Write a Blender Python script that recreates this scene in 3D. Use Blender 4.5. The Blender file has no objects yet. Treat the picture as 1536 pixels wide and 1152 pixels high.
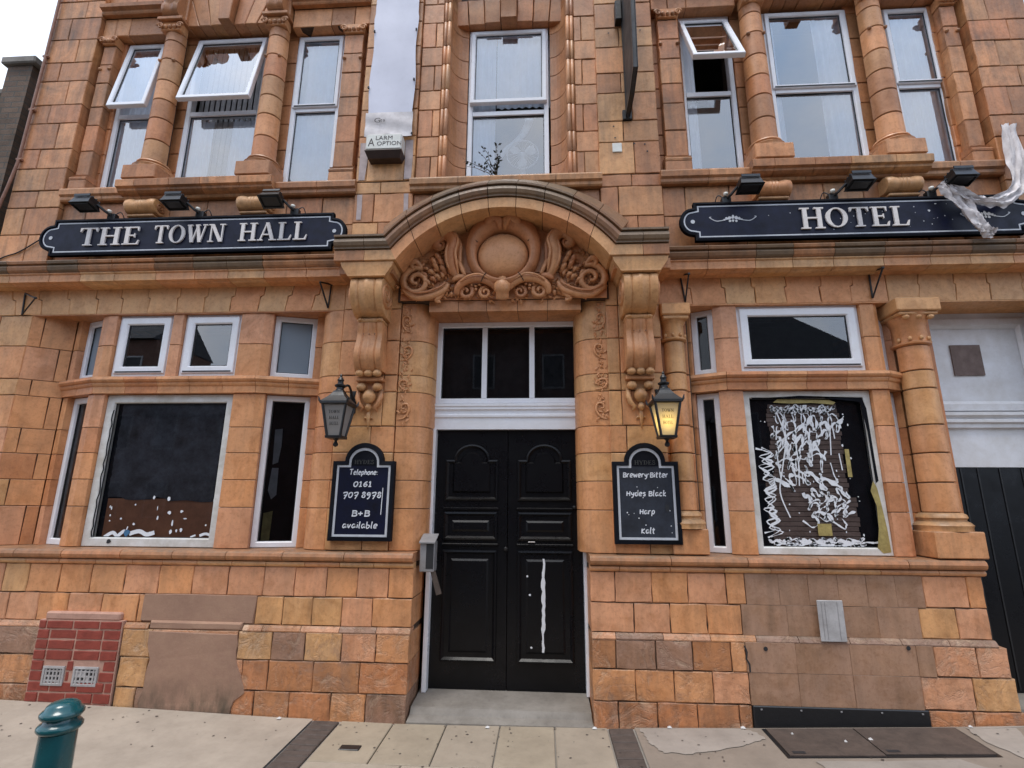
import bpy, bmesh, math, random
from math import sin, cos, pi, radians, sqrt, atan2, tan
from mathutils import Vector, Matrix, noise
random.seed(7)
R = random.Random(11)
SC = bpy.context.scene
COL = SC.collection

# ------------------------------------------------------------------ camera
CAM_D, CAM_H = 4.4, 1.6
FPX = 770.8
_p, _y, _r = radians(13.07), radians(-3.486), radians(.386)
_f = Vector((sin(_y)*cos(_p), cos(_y)*cos(_p), sin(_p)))
_rt = Vector((cos(_y), -sin(_y), 0)); _up = _rt.cross(_f)
CR = _rt*cos(_r) + _up*sin(_r); CU = -_rt*sin(_r) + _up*cos(_r)
cam = bpy.data.cameras.new('camera'); camo = bpy.data.objects.new('camera', cam); COL.objects.link(camo)
m3 = Matrix((CR, CU, -_f)).transposed()
camo.matrix_world = Matrix.Translation((0, -CAM_D, CAM_H)) @ m3.to_4x4()
cam.sensor_width = 36; cam.sensor_fit = 'HORIZONTAL'; cam.lens = FPX/1536*36
cam.clip_start = .05; cam.clip_end = 500
SC.camera = camo

# ------------------------------------------------------------------ world, sun, exposure
w = bpy.data.worlds.new('World'); SC.world = w; w.use_nodes = True
nt = w.node_tree; nt.nodes.clear()
out = nt.nodes.new('ShaderNodeOutputWorld'); bg = nt.nodes.new('ShaderNodeBackground')
sky = nt.nodes.new('ShaderNodeTexSky'); sky.sky_type = 'NISHITA'; sky.sun_disc = False
SUN_EL, SUN_AZ = radians(73), radians(205)      # azimuth measured from +Y clockwise: behind the camera, a little to the left
sky.sun_elevation = SUN_EL; sky.sun_rotation = SUN_AZ; sky.air_density = 1.4; sky.dust_density = 3
tc = nt.nodes.new('ShaderNodeTexCoord'); nz = nt.nodes.new('ShaderNodeTexNoise')
nz.inputs['Scale'].default_value = 2.2; nz.inputs['Detail'].default_value = 7; nz.inputs['Roughness'].default_value = .6
cr = nt.nodes.new('ShaderNodeValToRGB')
cr.color_ramp.elements[0].position = .36; cr.color_ramp.elements[0].color = (5.0, 7.2, 10.8, 1)
cr.color_ramp.elements[1].position = .7; cr.color_ramp.elements[1].color = (11.2, 11.3, 11.8, 1)
mx = nt.nodes.new('ShaderNodeMix'); mx.data_type = 'RGBA'; mx.inputs['Factor'].default_value = .86
nt.links.new(tc.outputs['Generated'], nz.inputs['Vector']); nt.links.new(nz.outputs['Fac'], cr.inputs['Fac'])
nt.links.new(sky.outputs['Color'], mx.inputs['A']); nt.links.new(cr.outputs['Color'], mx.inputs['B'])
nt.links.new(mx.outputs['Result'], bg.inputs['Color']); bg.inputs['Strength'].default_value = .095
nt.links.new(bg.outputs['Background'], out.inputs['Surface'])
sl = bpy.data.lights.new('sun', 'SUN'); sl.energy = 1.5; sl.angle = radians(24); sl.color = (1, .955, .89)
so = bpy.data.objects.new('sun', sl); COL.objects.link(so)
sd = Vector((sin(SUN_AZ)*cos(SUN_EL), cos(SUN_AZ)*cos(SUN_EL), sin(SUN_EL)))
so.rotation_euler = (-sd).to_track_quat('-Z', 'Y').to_euler(); so.location = (-2, -9, 14)
SC.view_settings.view_transform = 'Standard'; SC.view_settings.look = 'None'
SC.view_settings.exposure = 0.72; SC.view_settings.gamma = 1
SC.cycles.max_bounces = 6; SC.cycles.transparent_max_bounces = 12
try: SC.cycles.use_denoising = True
except Exception: pass

# ------------------------------------------------------------------ helpers
def S(r, g, b):
    f = lambda c: (c/255/12.92) if c/255 <= .04045 else ((c/255+.055)/1.055)**2.4
    return (f(r), f(g), f(b))
def ray(px, py):
    v = CR*((px-768)/FPX) - CU*((py-576)/FPX) + _f
    return v/v.y
def U(px, py, Y=0.):
    v = ray(px, py)*(CAM_D+Y); return (v.x, v.z+CAM_H)
WL = {}                                             # world position of every object (translations only)
def finish(o, parent, loc):
    COL.objects.link(o)
    if parent is not None:
        o.parent = parent; o.location = Vector(loc) - WL[parent.name]
    else: o.location = loc
    WL[o.name] = Vector(loc)
    return o
def tag(o, label=None, cat=None, group=None, kind=None):
    if label: o['label'] = label
    if cat: o['category'] = cat
    if group: o['group'] = group
    if kind: o['kind'] = kind
    return o
def empty(name, loc, label, cat, group=None):
    o = bpy.data.objects.new(name, None); o.empty_display_size = .1
    finish(o, None, loc); return tag(o, label, cat, group)
def OB(name, VF, mat, parent=None, smooth=False, color=None, grime=None, fix=True):
    V, F = VF
    xs = [v[0] for v in V]; ys = [v[1] for v in V]; zs = [v[2] for v in V]
    c = Vector(((min(xs)+max(xs))/2, (min(ys)+max(ys))/2, min(zs)))
    me = bpy.data.meshes.new(name)
    me.from_pydata([(v[0]-c.x, v[1]-c.y, v[2]-c.z) for v in V], [], F)
    if fix:
        bm = bmesh.new(); bm.from_mesh(me); bmesh.ops.recalc_face_normals(bm, faces=bm.faces); bm.to_mesh(me); bm.free()
    me.materials.append(M[mat] if isinstance(mat, str) else mat)
    if smooth: 
        for p in me.polygons: p.use_smooth = True
        if smooth != True: me.set_sharp_from_angle(angle=radians(smooth))
    o = bpy.data.objects.new(name, me)
    if color: o.color = (*color[:3], grime if grime is not None else .3)
    elif grime is not None: o.color = (1, 1, 1, grime)
    return finish(o, parent, c)
def join(*parts):
    V, F = [], []
    for v, f in parts:
        n = len(V); V += list(v); F += [tuple(i+n for i in q) for q in f]
    return V, F
def box(x0, x1, y0, y1, z0, z1):
    V = [(x, y, z) for z in (z0, z1) for y in (y0, y1) for x in (x0, x1)]
    return V, [(0, 2, 3, 1), (4, 5, 7, 6), (0, 1, 5, 4), (2, 6, 7, 3), (0, 4, 6, 2), (1, 3, 7, 5)]
def cbox(x0, x1, y0, y1, z0, z1, b=.006):           # box with chamfered edges
    bm = bmesh.new(); V, F = box(x0, x1, y0, y1, z0, z1)
    vs = [bm.verts.new(v) for v in V]
    for f in F: bm.faces.new([vs[i] for i in f])
    bmesh.ops.bevel(bm, geom=list(bm.edges), offset=b, segments=1, affect='EDGES')
    bm.verts.index_update()
    r = [tuple(v.co) for v in bm.verts], [tuple(v.index for v in f.verts) for f in bm.faces]; bm.free(); return r
class Fr:                                            # local wall frame: u along, w inward, z up
    def __init__(s, ox=0, oy=0, bx=1, by=0):
        d = Vector((bx, by)).normalized(); s.o = (ox, oy); s.d = d
    def __call__(s, u, w, z): return (s.o[0]+u*s.d.x-w*s.d.y, s.o[1]+u*s.d.y+w*s.d.x, z)
F0 = Fr()
def frame_ab(a, b): return Fr(a[0], a[1], b[0]-a[0], b[1]-a[1])
def inset(P, d):
    n = len(P); out = []
    A = sum(P[i][0]*P[(i+1) % n][1]-P[(i+1) % n][0]*P[i][1] for i in range(n)); s = 1 if A > 0 else -1
    for i in range(n):
        p0, p1, p2 = Vector(P[i-1]), Vector(P[i]), Vector(P[(i+1) % n])
        d1 = (p1-p0).normalized(); d2 = (p2-p1).normalized()
        n1 = Vector((-d1.y, d1.x))*s; n2 = Vector((-d2.y, d2.x))*s
        k = 1+n1.dot(n2); k = max(k, .35); q = p1+(n1+n2)*(d/k); out.append((q.x, q.y))
    return out
def pblock(P, w0, depth=.10, bev=.006, gap=.003, fr=F0, jit=.002):
    if jit:
        Q = []
        for i in range(len(P)):
            a, b = Vector(P[i]), Vector(P[(i+1) % len(P)]); L = (b-a).length; Q.append(P[i]); k = 3 if L > .14 else (2 if L > .06 else 1)
            d = (b-a).normalized() if L > 1e-6 else Vector((1, 0)); nn = Vector((-d.y, d.x))
            for q in range(1, k): c = a.lerp(b, q/k+R.uniform(-.06, .06))+nn*R.uniform(-jit, jit)*.9; Q.append((c.x, c.y))
        P = Q
    A = inset(P, gap); B = inset(P, gap+bev); n = len(P)
    j = lambda: R.uniform(-jit, jit)
    tw = R.uniform(-.0025, .0025)
    V = [fr(u, w0+depth, z) for u, z in A] + [fr(u+j(), w0+bev+tw, z+j()) for u, z in A] + [fr(u+j(), w0+tw+j()*.5, z+j()) for u, z in B]
    F = [tuple(range(2*n, 3*n))]
    for i in range(n):
        k = (i+1) % n; F += [(i, k, n+k, n+i), (n+i, n+k, 2*n+k, 2*n+i)]
    return V, F
def rect(u0, u1, z0, z1): return [(u0, z0), (u1, z0), (u1, z1), (u0, z1)]
def offs(P, d):                                      # offset a plan polyline inward
    out = []
    for i, p in enumerate(P):
        ds = []
        if i > 0: ds.append((Vector(p)-Vector(P[i-1])).normalized())
        if i < len(P)-1: ds.append((Vector(P[i+1])-Vector(p)).normalized())
        ns = [Vector((-q.y, q.x)) for q in ds]; nn = sum(ns, Vector((0, 0)))
        k = nn.dot(ns[0]) if len(ns) > 1 else 1
        q = Vector(p)+nn*(d/max(k, .4)) ; out.append((q.x, q.y))
    return out
def plan(P, z0, z1, th=.1, bev=.006, gap=.003, front=0.):
    P = [tuple(p) for p in P]
    def shr(P, g):
        P = [Vector(p) for p in P]
        P[0] = P[0]+(P[1]-P[0]).normalized()*g; P[-1] = P[-1]+(P[-2]-P[-1]).normalized()*g
        return [tuple(p) for p in P]
    if gap: P = shr(P, gap)
    if front: P = offs(P, front)
    Pi = offs(P, bev); Pb = offs(P, th); Ps = shr(P, bev) if bev else P
    n = len(P); V = []; F = []
    za, zb = z0+gap, z1-gap
    for PP, z in ((Pb, za), (Pi, za), (Ps, za+bev), (Ps, zb-bev), (Pi, zb), (Pb, zb)):
        V += [(p[0], p[1], z) for p in PP]
    for r_ in range(5):
        for i in range(n-1):
            a = r_*n+i; F.append((a, a+1, a+n+1, a+n))
    for e in (0, n-1): F.append(tuple(r_*n+e for r_ in range(6)))
    return V, F
def sweep(prof, st):                                 # prof [(out,z)], st [(x,y,ox,oy)], closed section with caps
    V = []; n = len(prof)
    for x, y, ox, oy in st: V += [(x+o*ox, y+o*oy, z) for o, z in prof]
    F = []
    for s in range(len(st)-1):
        for i in range(n):
            k = (i+1) % n; a = s*n; F.append((a+i, a+k, a+n+k, a+n+i))
    F += [tuple(range(n)), tuple((len(st)-1)*n+i for i in range(n))]
    return V, F
def mould(prof, x0, x1, y=0., gap=.0025): return sweep(prof, [(x0+gap, y, 0, -1), (x1-gap, y, 0, -1)])
def tube(P, rad, n=8, flat=1., axis=1, caps=True):
    P = [Vector(p) for p in P]; V = []; F = []
    if not isinstance(rad, (list, tuple)): rad = [rad]*len(P)
    ref = None
    for i, p in enumerate(P):
        t = (P[min(i+1, len(P)-1)]-P[max(i-1, 0)]).normalized()
        if ref is None: ref = Vector((0, 1, 0)) if abs(t.y) < .8 else Vector((1, 0, 0))
        a = (ref-t*ref.dot(t)).normalized(); b = t.cross(a); ref = a
        for k in range(n):
            q = (a*cos(2*pi*k/n)+b*sin(2*pi*k/n))*rad[i]; q[axis] *= flat; V.append(tuple(p+q))
    for i in range(len(P)-1):
        for k in range(n): F.append((i*n+k, i*n+(k+1) % n, (i+1)*n+(k+1) % n, (i+1)*n+k))
    if caps: F += [tuple(range(n)), tuple((len(P)-1)*n+k for k in range(n))]
    return V, F
def lathe(c, prof, n=24, a0=0., a1=2*pi, cap=True):
    full = abs(a1-a0-2*pi) < 1e-4; m = n if full else n+1; V = []; F = []
    for r_, z in prof:
        for k in range(m):
            a = a0+(a1-a0)*k/n; V.append((c[0]+r_*cos(a), c[1]+r_*sin(a), c[2]+z))
    for i in range(len(prof)-1):
        for k in range(n):
            k2 = (k+1) % m; F.append((i*m+k, i*m+k2, (i+1)*m+k2, (i+1)*m+k))
    if cap: F += [tuple(range(m)), tuple((len(prof)-1)*m+k for k in range(m))]
    return V, F
def rloft(x0, x1, z0, z1, prof, fr=F0):              # ring lofted round a rectangle; prof [(inset,w)]
    V = []; F = []
    for d, w_ in prof: V += [fr(x0+d, w_, z0+d), fr(x1-d, w_, z0+d), fr(x1-d, w_, z1-d), fr(x0+d, w_, z1-d)]
    for s in range(len(prof)-1):
        for i in range(4): a = s*4+i; b = s*4+(i+1) % 4; F.append((a, b, b+4, a+4))
    return V, F
def quad(x0, x1, z0, z1, w_, fr=F0): return [fr(x0, w_, z0), fr(x1, w_, z0), fr(x1, w_, z1), fr(x0, w_, z1)], [(0, 1, 2, 3)]
def fbox(fr, u0, u1, w0, w1, z0, z1):
    V = [fr(u, w_, z) for z in (z0, z1) for w_ in (w0, w1) for u in (u0, u1)]
    return V, box(0, 1, 0, 1, 0, 1)[1]
def rotp(VF, piv, ang):                              # rotate about an X-parallel axis through piv
    c, s = cos(ang), sin(ang)
    return [(x, piv[1]+(y-piv[1])*c-(z-piv[2])*s, piv[2]+(y-piv[1])*s+(z-piv[2])*c) for x, y, z in VF[0]], VF[1]
def ribbon(P, wd, y, fr=F0, rough=0.):                          # flat stroke in the wall plane
    V = []; F = []; P = [Vector(p) for p in P]; w0 = wd
    for i, p in enumerate(P):
        t = (P[min(i+1, len(P)-1)]-P[max(i-1, 0)])
        if rough: wd = w0*max(.18, .75+rough*noise.noise((i*.21, p[0]*9, p[1]*7))+.25*noise.noise((i*1.3, p[0]*40, p[1]*40)))
        t = t.normalized() if t.length > 1e-9 else Vector((1, 0)); n_ = Vector((-t.y, t.x))*wd/2
        a, b = p+n_, p-n_; V += [fr(a.x, y, a.y), fr(b.x, y, b.y)]
    for i in range(len(P)-1): F.append((2*i, 2*i+1, 2*i+3, 2*i+2))
    return V, F
def prism(P_, y0, y1):
    n_ = len(P_); V = [(x, y0, z) for x, z in P_]+[(x, y1, z) for x, z in P_]
    return V, [tuple(range(n_)), tuple(range(2*n_-1, n_-1, -1))]+[(i, (i+1) % n_, n_+(i+1) % n_, n_+i) for i in range(n_)]
def smooth_path(P, k=6):
    P = [Vector(p) for p in P]; out = []
    for i in range(len(P)-1):
        p0, p1, p2, p3 = P[max(i-1, 0)], P[i], P[i+1], P[min(i+2, len(P)-1)]
        for j in range(k):
            t = j/k; out.append(.5*((2*p1)+(-p0+p2)*t+(2*p0-5*p1+4*p2-p3)*t*t+(-p0+3*p1-3*p2+p3)*t**3))
    out.append(P[-1]); return out

# ------------------------------------------------------------------ materials
M = {}
def newmat(name):
    m = bpy.data.materials.new(name); m.use_nodes = True; n = m.node_tree; b = n.nodes['Principled BSDF']; M[name] = m
    return m, n, b
def N(n, t, **k):
    o = n.nodes.new(t)
    for a, v in k.items():
        if a.startswith('i_'): o.inputs[a[2:].replace('_', ' ')].default_value = v
        else: setattr(o, a, v)
    return o
def mixc(n, fac, a, b, blend='MIX'):
    m = N(n, 'ShaderNodeMix', data_type='RGBA', blend_type=blend)
    for k, v in (('Factor', fac), ('A', a), ('B', b)):
        if isinstance(v, (int, float)): m.inputs[k].default_value = v
        elif isinstance(v, tuple): m.inputs[k].default_value = (*v[:3], 1)
        else: n.links.new(v, m.inputs[k])
    return m.outputs['Result']
def math_(n, op, a, b=None):
    m = N(n, 'ShaderNodeMath', operation=op)
    for i, v in enumerate((a, b)):
        if v is None: continue
        if isinstance(v, (int, float)): m.inputs[i].default_value = v
        else: n.links.new(v, m.inputs[i])
    return m.outputs[0]
def ramp(n, fac, p0, p1, c0=(0, 0, 0), c1=(1, 1, 1)):
    r_ = N(n, 'ShaderNodeValToRGB'); e = r_.color_ramp.elements
    e[0].position = p0; e[1].position = p1; e[0].color = (*c0, 1); e[1].color = (*c1, 1); n.links.new(fac, r_.inputs[0]); return r_.outputs[0]
def noise_(n, vec, sc, det=4, ro=.55, dist=0.):
    t = N(n, 'ShaderNodeTexNoise'); t.inputs['Scale'].default_value = sc; t.inputs['Detail'].default_value = det
    t.inputs['Roughness'].default_value = ro; t.inputs['Distortion'].default_value = dist; n.links.new(vec, t.inputs['Vector']); return t.outputs['Fac']
def posvec(n, scale=(1, 1, 1), rnd=0.):
    g = N(n, 'ShaderNodeNewGeometry'); mp = N(n, 'ShaderNodeMapping'); mp.inputs['Scale'].default_value = scale
    v = g.outputs['Position']
    if rnd:
        oi = N(n, 'ShaderNodeObjectInfo'); ad = N(n, 'ShaderNodeVectorMath', operation='ADD')
        mu = math_(n, 'MULTIPLY', oi.outputs['Random'], rnd); n.links.new(v, ad.inputs[0]); n.links.new(mu, ad.inputs[1]); v = ad.outputs[0]
    n.links.new(v, mp.inputs['Vector']); return mp.outputs[0]
def bump(n, b, h, st=.3, dist=.01):
    bp = N(n, 'ShaderNodeBump'); bp.inputs['Strength'].default_value = st; bp.inputs['Distance'].default_value = dist
    n.links.new(h, bp.inputs['Height']); n.links.new(bp.outputs[0], b.inputs['Normal'])
def terracotta(name='terracotta', worn=0.):
    m, n, b = newmat(name)
    oi = N(n, 'ShaderNodeObjectInfo'); base = oi.outputs['Color']; gr = oi.outputs['Alpha']
    pv = posvec(n, rnd=40.); pw = posvec(n)
    big = noise_(n, pv, 3.2, 4, .6, .4); fine = noise_(n, pv, 38, 5, .65); spk = noise_(n, pw, 210, 2, .5)
    streak = noise_(n, posvec(n, (9, 9, 1.1)), 1.6, 5, .65)
    c = mixc(n, ramp(n, big, .35, .72), base, mixc(n, 1., base, (1.07, 1.03, .94), 'MULTIPLY'))
    c = mixc(n, ramp(n, noise_(n, pv, 5.5, 5, .6, .8), .46, .72), c, mixc(n, 1., c, (.76, .69, .60), 'MULTIPLY'))
    c = mixc(n, ramp(n, fine, .50, .82), c, mixc(n, 1., c, (.72, .64, .58), 'MULTIPLY'))
    c = mixc(n, ramp(n, spk, .64, .78), c, mixc(n, 1., c, (.62, .52, .48), 'MULTIPLY'))
    # soot and dirt streaks; amount per piece in the object's alpha
    geo = N(n, 'ShaderNodeNewGeometry'); sx = N(n, 'ShaderNodeSeparateXYZ'); n.links.new(geo.outputs['Normal'], sx.inputs[0])
    up = ramp(n, sx.outputs['Z'], .15, .8)
    d = math_(n, 'MULTIPLY', ramp(n, streak, .40, .80), gr)
    d2 = math_(n, 'MULTIPLY', ramp(n, noise_(n, pw, 2.3, 6, .7, .6), .45, .75), gr)
    dd = math_(n, 'MINIMUM', math_(n, 'ADD', math_(n, 'MULTIPLY', d, 1.0), math_(n, 'MULTIPLY', d2, .9)), .88)
    c = mixc(n, dd, c, (.10, .066, .040))
    moss = math_(n, 'MULTIPLY', up, math_(n, 'MINIMUM', math_(n, 'ADD', math_(n, 'MULTIPLY', ramp(n, noise_(n, pw, 14, 5, .7), .3, .7), .6), .25), .9))
    c = mixc(n, math_(n, 'MULTIPLY', moss, .85), c, (.12, .10, .072))
    pm = noise_(n, pw, 7 if not worn else 4.5, 7, .78, .8); pale = math_(n, 'MULTIPLY', ramp(n, pm, .66-.13*worn, .76-.06*worn), .35+.3*worn)
    c = mixc(n, pale, c, (.55, .43, .31) if not worn else (.60, .42, .28))
    if worn: c = mixc(n, math_(n, 'MULTIPLY', ramp(n, noise_(n, pw, 3.1, 6, .7, 1.), .55, .68), .55), c, (.27, .165, .115))
    n.links.new(c, b.inputs['Base Color'])
    n.links.new(ramp(n, fine, .3, .8, (.34,)*3, (.62,)*3), b.inputs['Roughness'])
    b.inputs['Specular IOR Level'].default_value = .42
    h = math_(n, 'ADD', math_(n, 'MULTIPLY', big, .7), math_(n, 'ADD', math_(n, 'MULTIPLY', fine, .22), math_(n, 'MULTIPLY', spk, .06)))
    if worn: h = math_(n, 'ADD', h, math_(n, 'MULTIPLY', ramp(n, pm, .50, .66), -.5))
    bump(n, b, h, .45+.2*worn, .012+.012*worn)
terracotta(); terracotta('terracotta_worn', 1.)
def simple(name, col, rough=.5, var=.15, sc=12, metal=0., spec=.5, bmp=.1, rnd=0., tint=None, objc=False, coat=0.):
    m, n, b = newmat(name); pv = posvec(n, rnd=rnd)
    f1 = noise_(n, pv, sc, 5, .65); f2 = noise_(n, pv, sc*7, 3, .6)
    if objc: base = N(n, 'ShaderNodeObjectInfo').outputs['Color']
    else:
        r_ = N(n, 'ShaderNodeRGB'); r_.outputs[0].default_value = (*col, 1); base = r_.outputs[0]
    t = tint or (1-var*2, 1-var*2.1, 1-var*2.2)
    c = mixc(n, ramp(n, f1, .35, .75), base, mixc(n, 1., base, t, 'MULTIPLY'))
    c = mixc(n, ramp(n, f2, .55, .8), c, mixc(n, 1., c, (1-var,)*3, 'MULTIPLY'))
    n.links.new(c, b.inputs['Base Color']); b.inputs['Metallic'].default_value = metal
    n.links.new(ramp(n, f1, .3, .8, (max(rough-.1, .03),)*3, (min(rough+.12, 1),)*3), b.inputs['Roughness'])
    b.inputs['Specular IOR Level'].default_value = spec; b.inputs['Coat Weight'].default_value = coat
    if bmp: bump(n, b, math_(n, 'ADD', f1, math_(n, 'MULTIPLY', f2, .4)), bmp, .006)
    return m
simple('mortar', (.085, .05, .03), .9, .3, 20, bmp=.5)
simple('white_frame', (.84, .84, .87), .32, .05, 5, tint=(.90, .88, .85), bmp=.03)
simple('old_white', (.70, .69, .66), .45, .10, 7, tint=(.66, .62, .55), bmp=.15)
simple('side_white', (.80, .80, .82), .45, .08, 5, tint=(.80, .77, .72), bmp=.1)
simple('gasket', (.02, .02, .022), .6, .1, bmp=0)
simple('black_door', (.005, .005, .0065), .32, .25, 5, spec=.26, bmp=.12)
simple('black_iron', (.012, .012, .013), .42, .2, 20, bmp=.25)
simple('black_paint', (.008, .009, .014), .75, .3, 6, spec=.12, bmp=.15)
simple('navy_board', (.008, .010, .030), .45, .3, 9, spec=.22, bmp=.05)
simple('cream_line', (.56, .57, .60), .5, .08, 20, bmp=.05)
simple('letter_cream', (.74, .68, .64), .45, .08, 20, bmp=.05)
simple('chalk', (.74, .75, .78), .6, .1, 30, bmp=0)
simple('dim_letter', (.06, .06, .055), .5, .2, 20, bmp=0)
simple('concrete', (.30, .275, .245), .85, .16, 2.2, bmp=.35, rnd=30, objc=False)
simple('slab', (.42, .36, .29), .8, .14, 3, bmp=.3, rnd=30, objc=True)
simple('render_cement', (.235, .16, .118), .85, .13, 3.2, bmp=.4)
simple('step_stone', (.24, .215, .185), .8, .2, 4, bmp=.4)
simple('red_brick', (.27, .045, .026), .7, .16, 14, bmp=.5, rnd=20)
simple('pink_mortar', (.47, .27, .20), .9, .12, 20, bmp=.4)
simple('dark_paver', (.085, .062, .05), .8, .2, 14, bmp=.5, rnd=20)
simple('grey_metal', (.33, .32, .32), .45, .15, 9, metal=.25, bmp=.12)
simple('rust_plate', (.085, .060, .047), .7, .25, 9, bmp=.5)
simple('curtain', (.80, .84, .90), .9, .06, 6, bmp=.05)
simple('dark_backing', (.05, .045, .045), .9, .2, 6, bmp=.05)  # near-black colour of the sheets that stand in for unlit space indoors
simple('interior', (.16, .15, .14), .9, .1, 3, bmp=0)
simple('banner_white', (.62, .62, .70), .6, .05, 2.5, bmp=.08)
simple('cloth_white', (.72, .67, .66), .85, .14, 7, bmp=.3)
simple('bollard_green', (.004, .075, .085), .26, .2, 9, coat=.3, bmp=.08)
simple('copper_pipe', (.30, .14, .085), .55, .2, 14, bmp=.2)
simple('brown_board', (.19, .075, .034), .6, .2, 6, tint=(.6, .55, .5), bmp=.2)
simple('slat', (.20, .14, .12), .7, .2, 9, bmp=.2, rnd=9)
simple('paint_white', (.75, .76, .78), .5, .06, 30, bmp=.1)
simple('tape_yellow', (.42, .33, .11), .5, .25, 20, bmp=.1)
simple('litter', (.6, .58, .56), .8, .2, 30, bmp=0)
simple('stem', (.09, .06, .03), .8, .2, 20, bmp=0)
simple('leaf', (.022, .035, .020), .6, .3, 30, bmp=0)
simple('tarmac', (.055, .054, .052), .9, .2, 40, bmp=.5)
simple('fan_plastic', (.75, .78, .80), .4, .05, 10, bmp=0)
simple('slate', (.035, .036, .042), .7, .25, 8, bmp=.3)
simple('alarm_white', (.74, .73, .66), .4, .1, 12, bmp=.05)
simple('alarm_dark', (.05, .028, .022), .5, .2, 12, bmp=.05)
simple('wood_grey', (.44, .42, .41), .7, .18, 9, bmp=.3)
def brickmat(name, c1, c2, mo, sc):
    m, n, b = newmat(name); br = N(n, 'ShaderNodeTexBrick')
    g = N(n, 'ShaderNodeNewGeometry'); mp = N(n, 'ShaderNodeMapping'); mp.inputs['Rotation'].default_value = (radians(90), 0, 0)
    n.links.new(g.outputs['Position'], mp.inputs['Vector']); n.links.new(mp.outputs[0], br.inputs['Vector'])
    br.inputs['Color1'].default_value = (*c1, 1); br.inputs['Color2'].default_value = (*c2, 1); br.inputs['Mortar'].default_value = (*mo, 1)
    br.inputs['Scale'].default_value = sc; br.inputs['Brick Width'].default_value = .225; br.inputs['Row Height'].default_value = .075
    br.inputs['Mortar Size'].default_value = .008
    c = mixc(n, ramp(n, noise_(n, g.outputs['Position'], 3, 5, .7), .4, .7), br.outputs['Color'], mixc(n, 1., br.outputs['Color'], (.55, .55, .5), 'MULTIPLY'))
    n.links.new(c, b.inputs['Base Color']); b.inputs['Roughness'].default_value = .9
    bump(n, b, math_(n, 'ADD', math_(n, 'MULTIPLY', br.outputs['Fac'], -1.), noise_(n, g.outputs['Position'], 60)), .5, .01)
brickmat('dark_brick', (.13, .085, .06), (.17, .11, .075), (.10, .085, .07), 1)
brickmat('terrace_brick', (.14, .06, .04), (.17, .075, .05), (.15, .12, .10), 1)
def glass(name, ior=1.55, tint=(1, 1, 1), rough=.0, k=1.5):
    m = bpy.data.materials.new(name); m.use_nodes = True; n = m.node_tree; n.nodes.clear(); M[name] = m
    o = N(n, 'ShaderNodeOutputMaterial'); t = N(n, 'ShaderNodeBsdfTransparent'); g = N(n, 'ShaderNodeBsdfGlossy'); mxs = N(n, 'ShaderNodeMixShader')
    t.inputs['Color'].default_value = (*tint, 1); g.inputs['Roughness'].default_value = rough; g.inputs['Color'].default_value = (1, 1, 1, 1)
    fr = N(n, 'ShaderNodeFresnel'); fr.inputs['IOR'].default_value = ior
    geo = N(n, 'ShaderNodeNewGeometry'); bp = N(n, 'ShaderNodeBump'); bp.inputs['Strength'].default_value = .02; bp.inputs['Distance'].default_value = .01
    n.links.new(noise_(n, geo.outputs['Position'], 2.2, 2, .4), bp.inputs['Height']); n.links.new(bp.outputs[0], g.inputs['Normal'])
    n.links.new(math_(n, 'MINIMUM', math_(n, 'MULTIPLY', fr.outputs[0], k), 1.), mxs.inputs[0]); n.links.new(t.outputs[0], mxs.inputs[1]); n.links.new(g.outputs[0], mxs.inputs[2])
    n.links.new(mxs.outputs[0], o.inputs['Surface'])
glass('board_glass', 1.4, (.95, .95, .95), k=.7); glass('glass', 1.6, k=4.2); glass('dark_glass', 1.45, (.55, .58, .62), k=1.); glass('low_glass', 1.5, k=4.0)
def frosted(name, col, emit=0.):
    m, n, b = newmat(name); b.inputs['Base Color'].default_value = (*col, 1); b.inputs['Roughness'].default_value = .45
    b.inputs['Transmission Weight'].default_value = .35
def lampglass():
    m = bpy.data.materials.new('lamp_glass'); m.use_nodes = True; n = m.node_tree; n.nodes.clear(); M['lamp_glass'] = m
    o = N(n, 'ShaderNodeOutputMaterial'); t = N(n, 'ShaderNodeBsdfTranslucent'); d = N(n, 'ShaderNodeBsdfDiffuse'); x = N(n, 'ShaderNodeMixShader')
    t.inputs['Color'].default_value = (.62, .60, .56, 1); d.inputs['Color'].default_value = (.42, .40, .38, 1); x.inputs[0].default_value = .5
    n.links.new(d.outputs[0], x.inputs[1]); n.links.new(t.outputs[0], x.inputs[2]); n.links.new(x.outputs[0], o.inputs['Surface'])
lampglass()
frosted('frosted_pane', (.30, .36, .42))
m, n, b = newmat('bulb'); b.inputs['Emission Color'].default_value = (1, .66, .16, 1); b.inputs['Emission Strength'].default_value = 9
b.inputs['Base Color'].default_value = (.9, .7, .3, 1)

# terracotta palette
TC = {'orange': S(216, 153, 105), 'buff': S(216, 163, 112), 'yellow': S(217, 168, 118), 'pink': S(216, 156, 118), 'brown': S(186, 128, 86),
      'olive': S(198, 144, 98), 'red': S(201, 135, 91), 'mauve': S(164, 126, 104), 'dark': S(140, 100, 70), 'soot': S(122, 98, 74)}
def tcol(keys, v=.05):
    c = TC[R.choice(keys)]; k = 1+R.uniform(-v, v); q = R.uniform(-.03, .03)
    return (c[0]*k*(1+q), c[1]*k, c[2]*k*(1-q))
UPK = ['brown', 'orange', 'orange', 'brown', 'olive', 'red', 'brown']
GFK = ['orange', 'orange', 'buff', 'pink', 'orange', 'red']
PLK = ['orange', 'pink', 'pink', 'buff', 'orange', 'pink', 'orange']
LTK = ['buff', 'buff', 'yellow', 'orange']
CNK = ['buff', 'olive', 'brown', 'orange']
def TB(name, VF, parent, keys, grime=.3, smooth=False, col=None, mat='terracotta'):
    return OB(name, VF, mat, parent, smooth, col or tcol(keys), grime)

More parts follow.
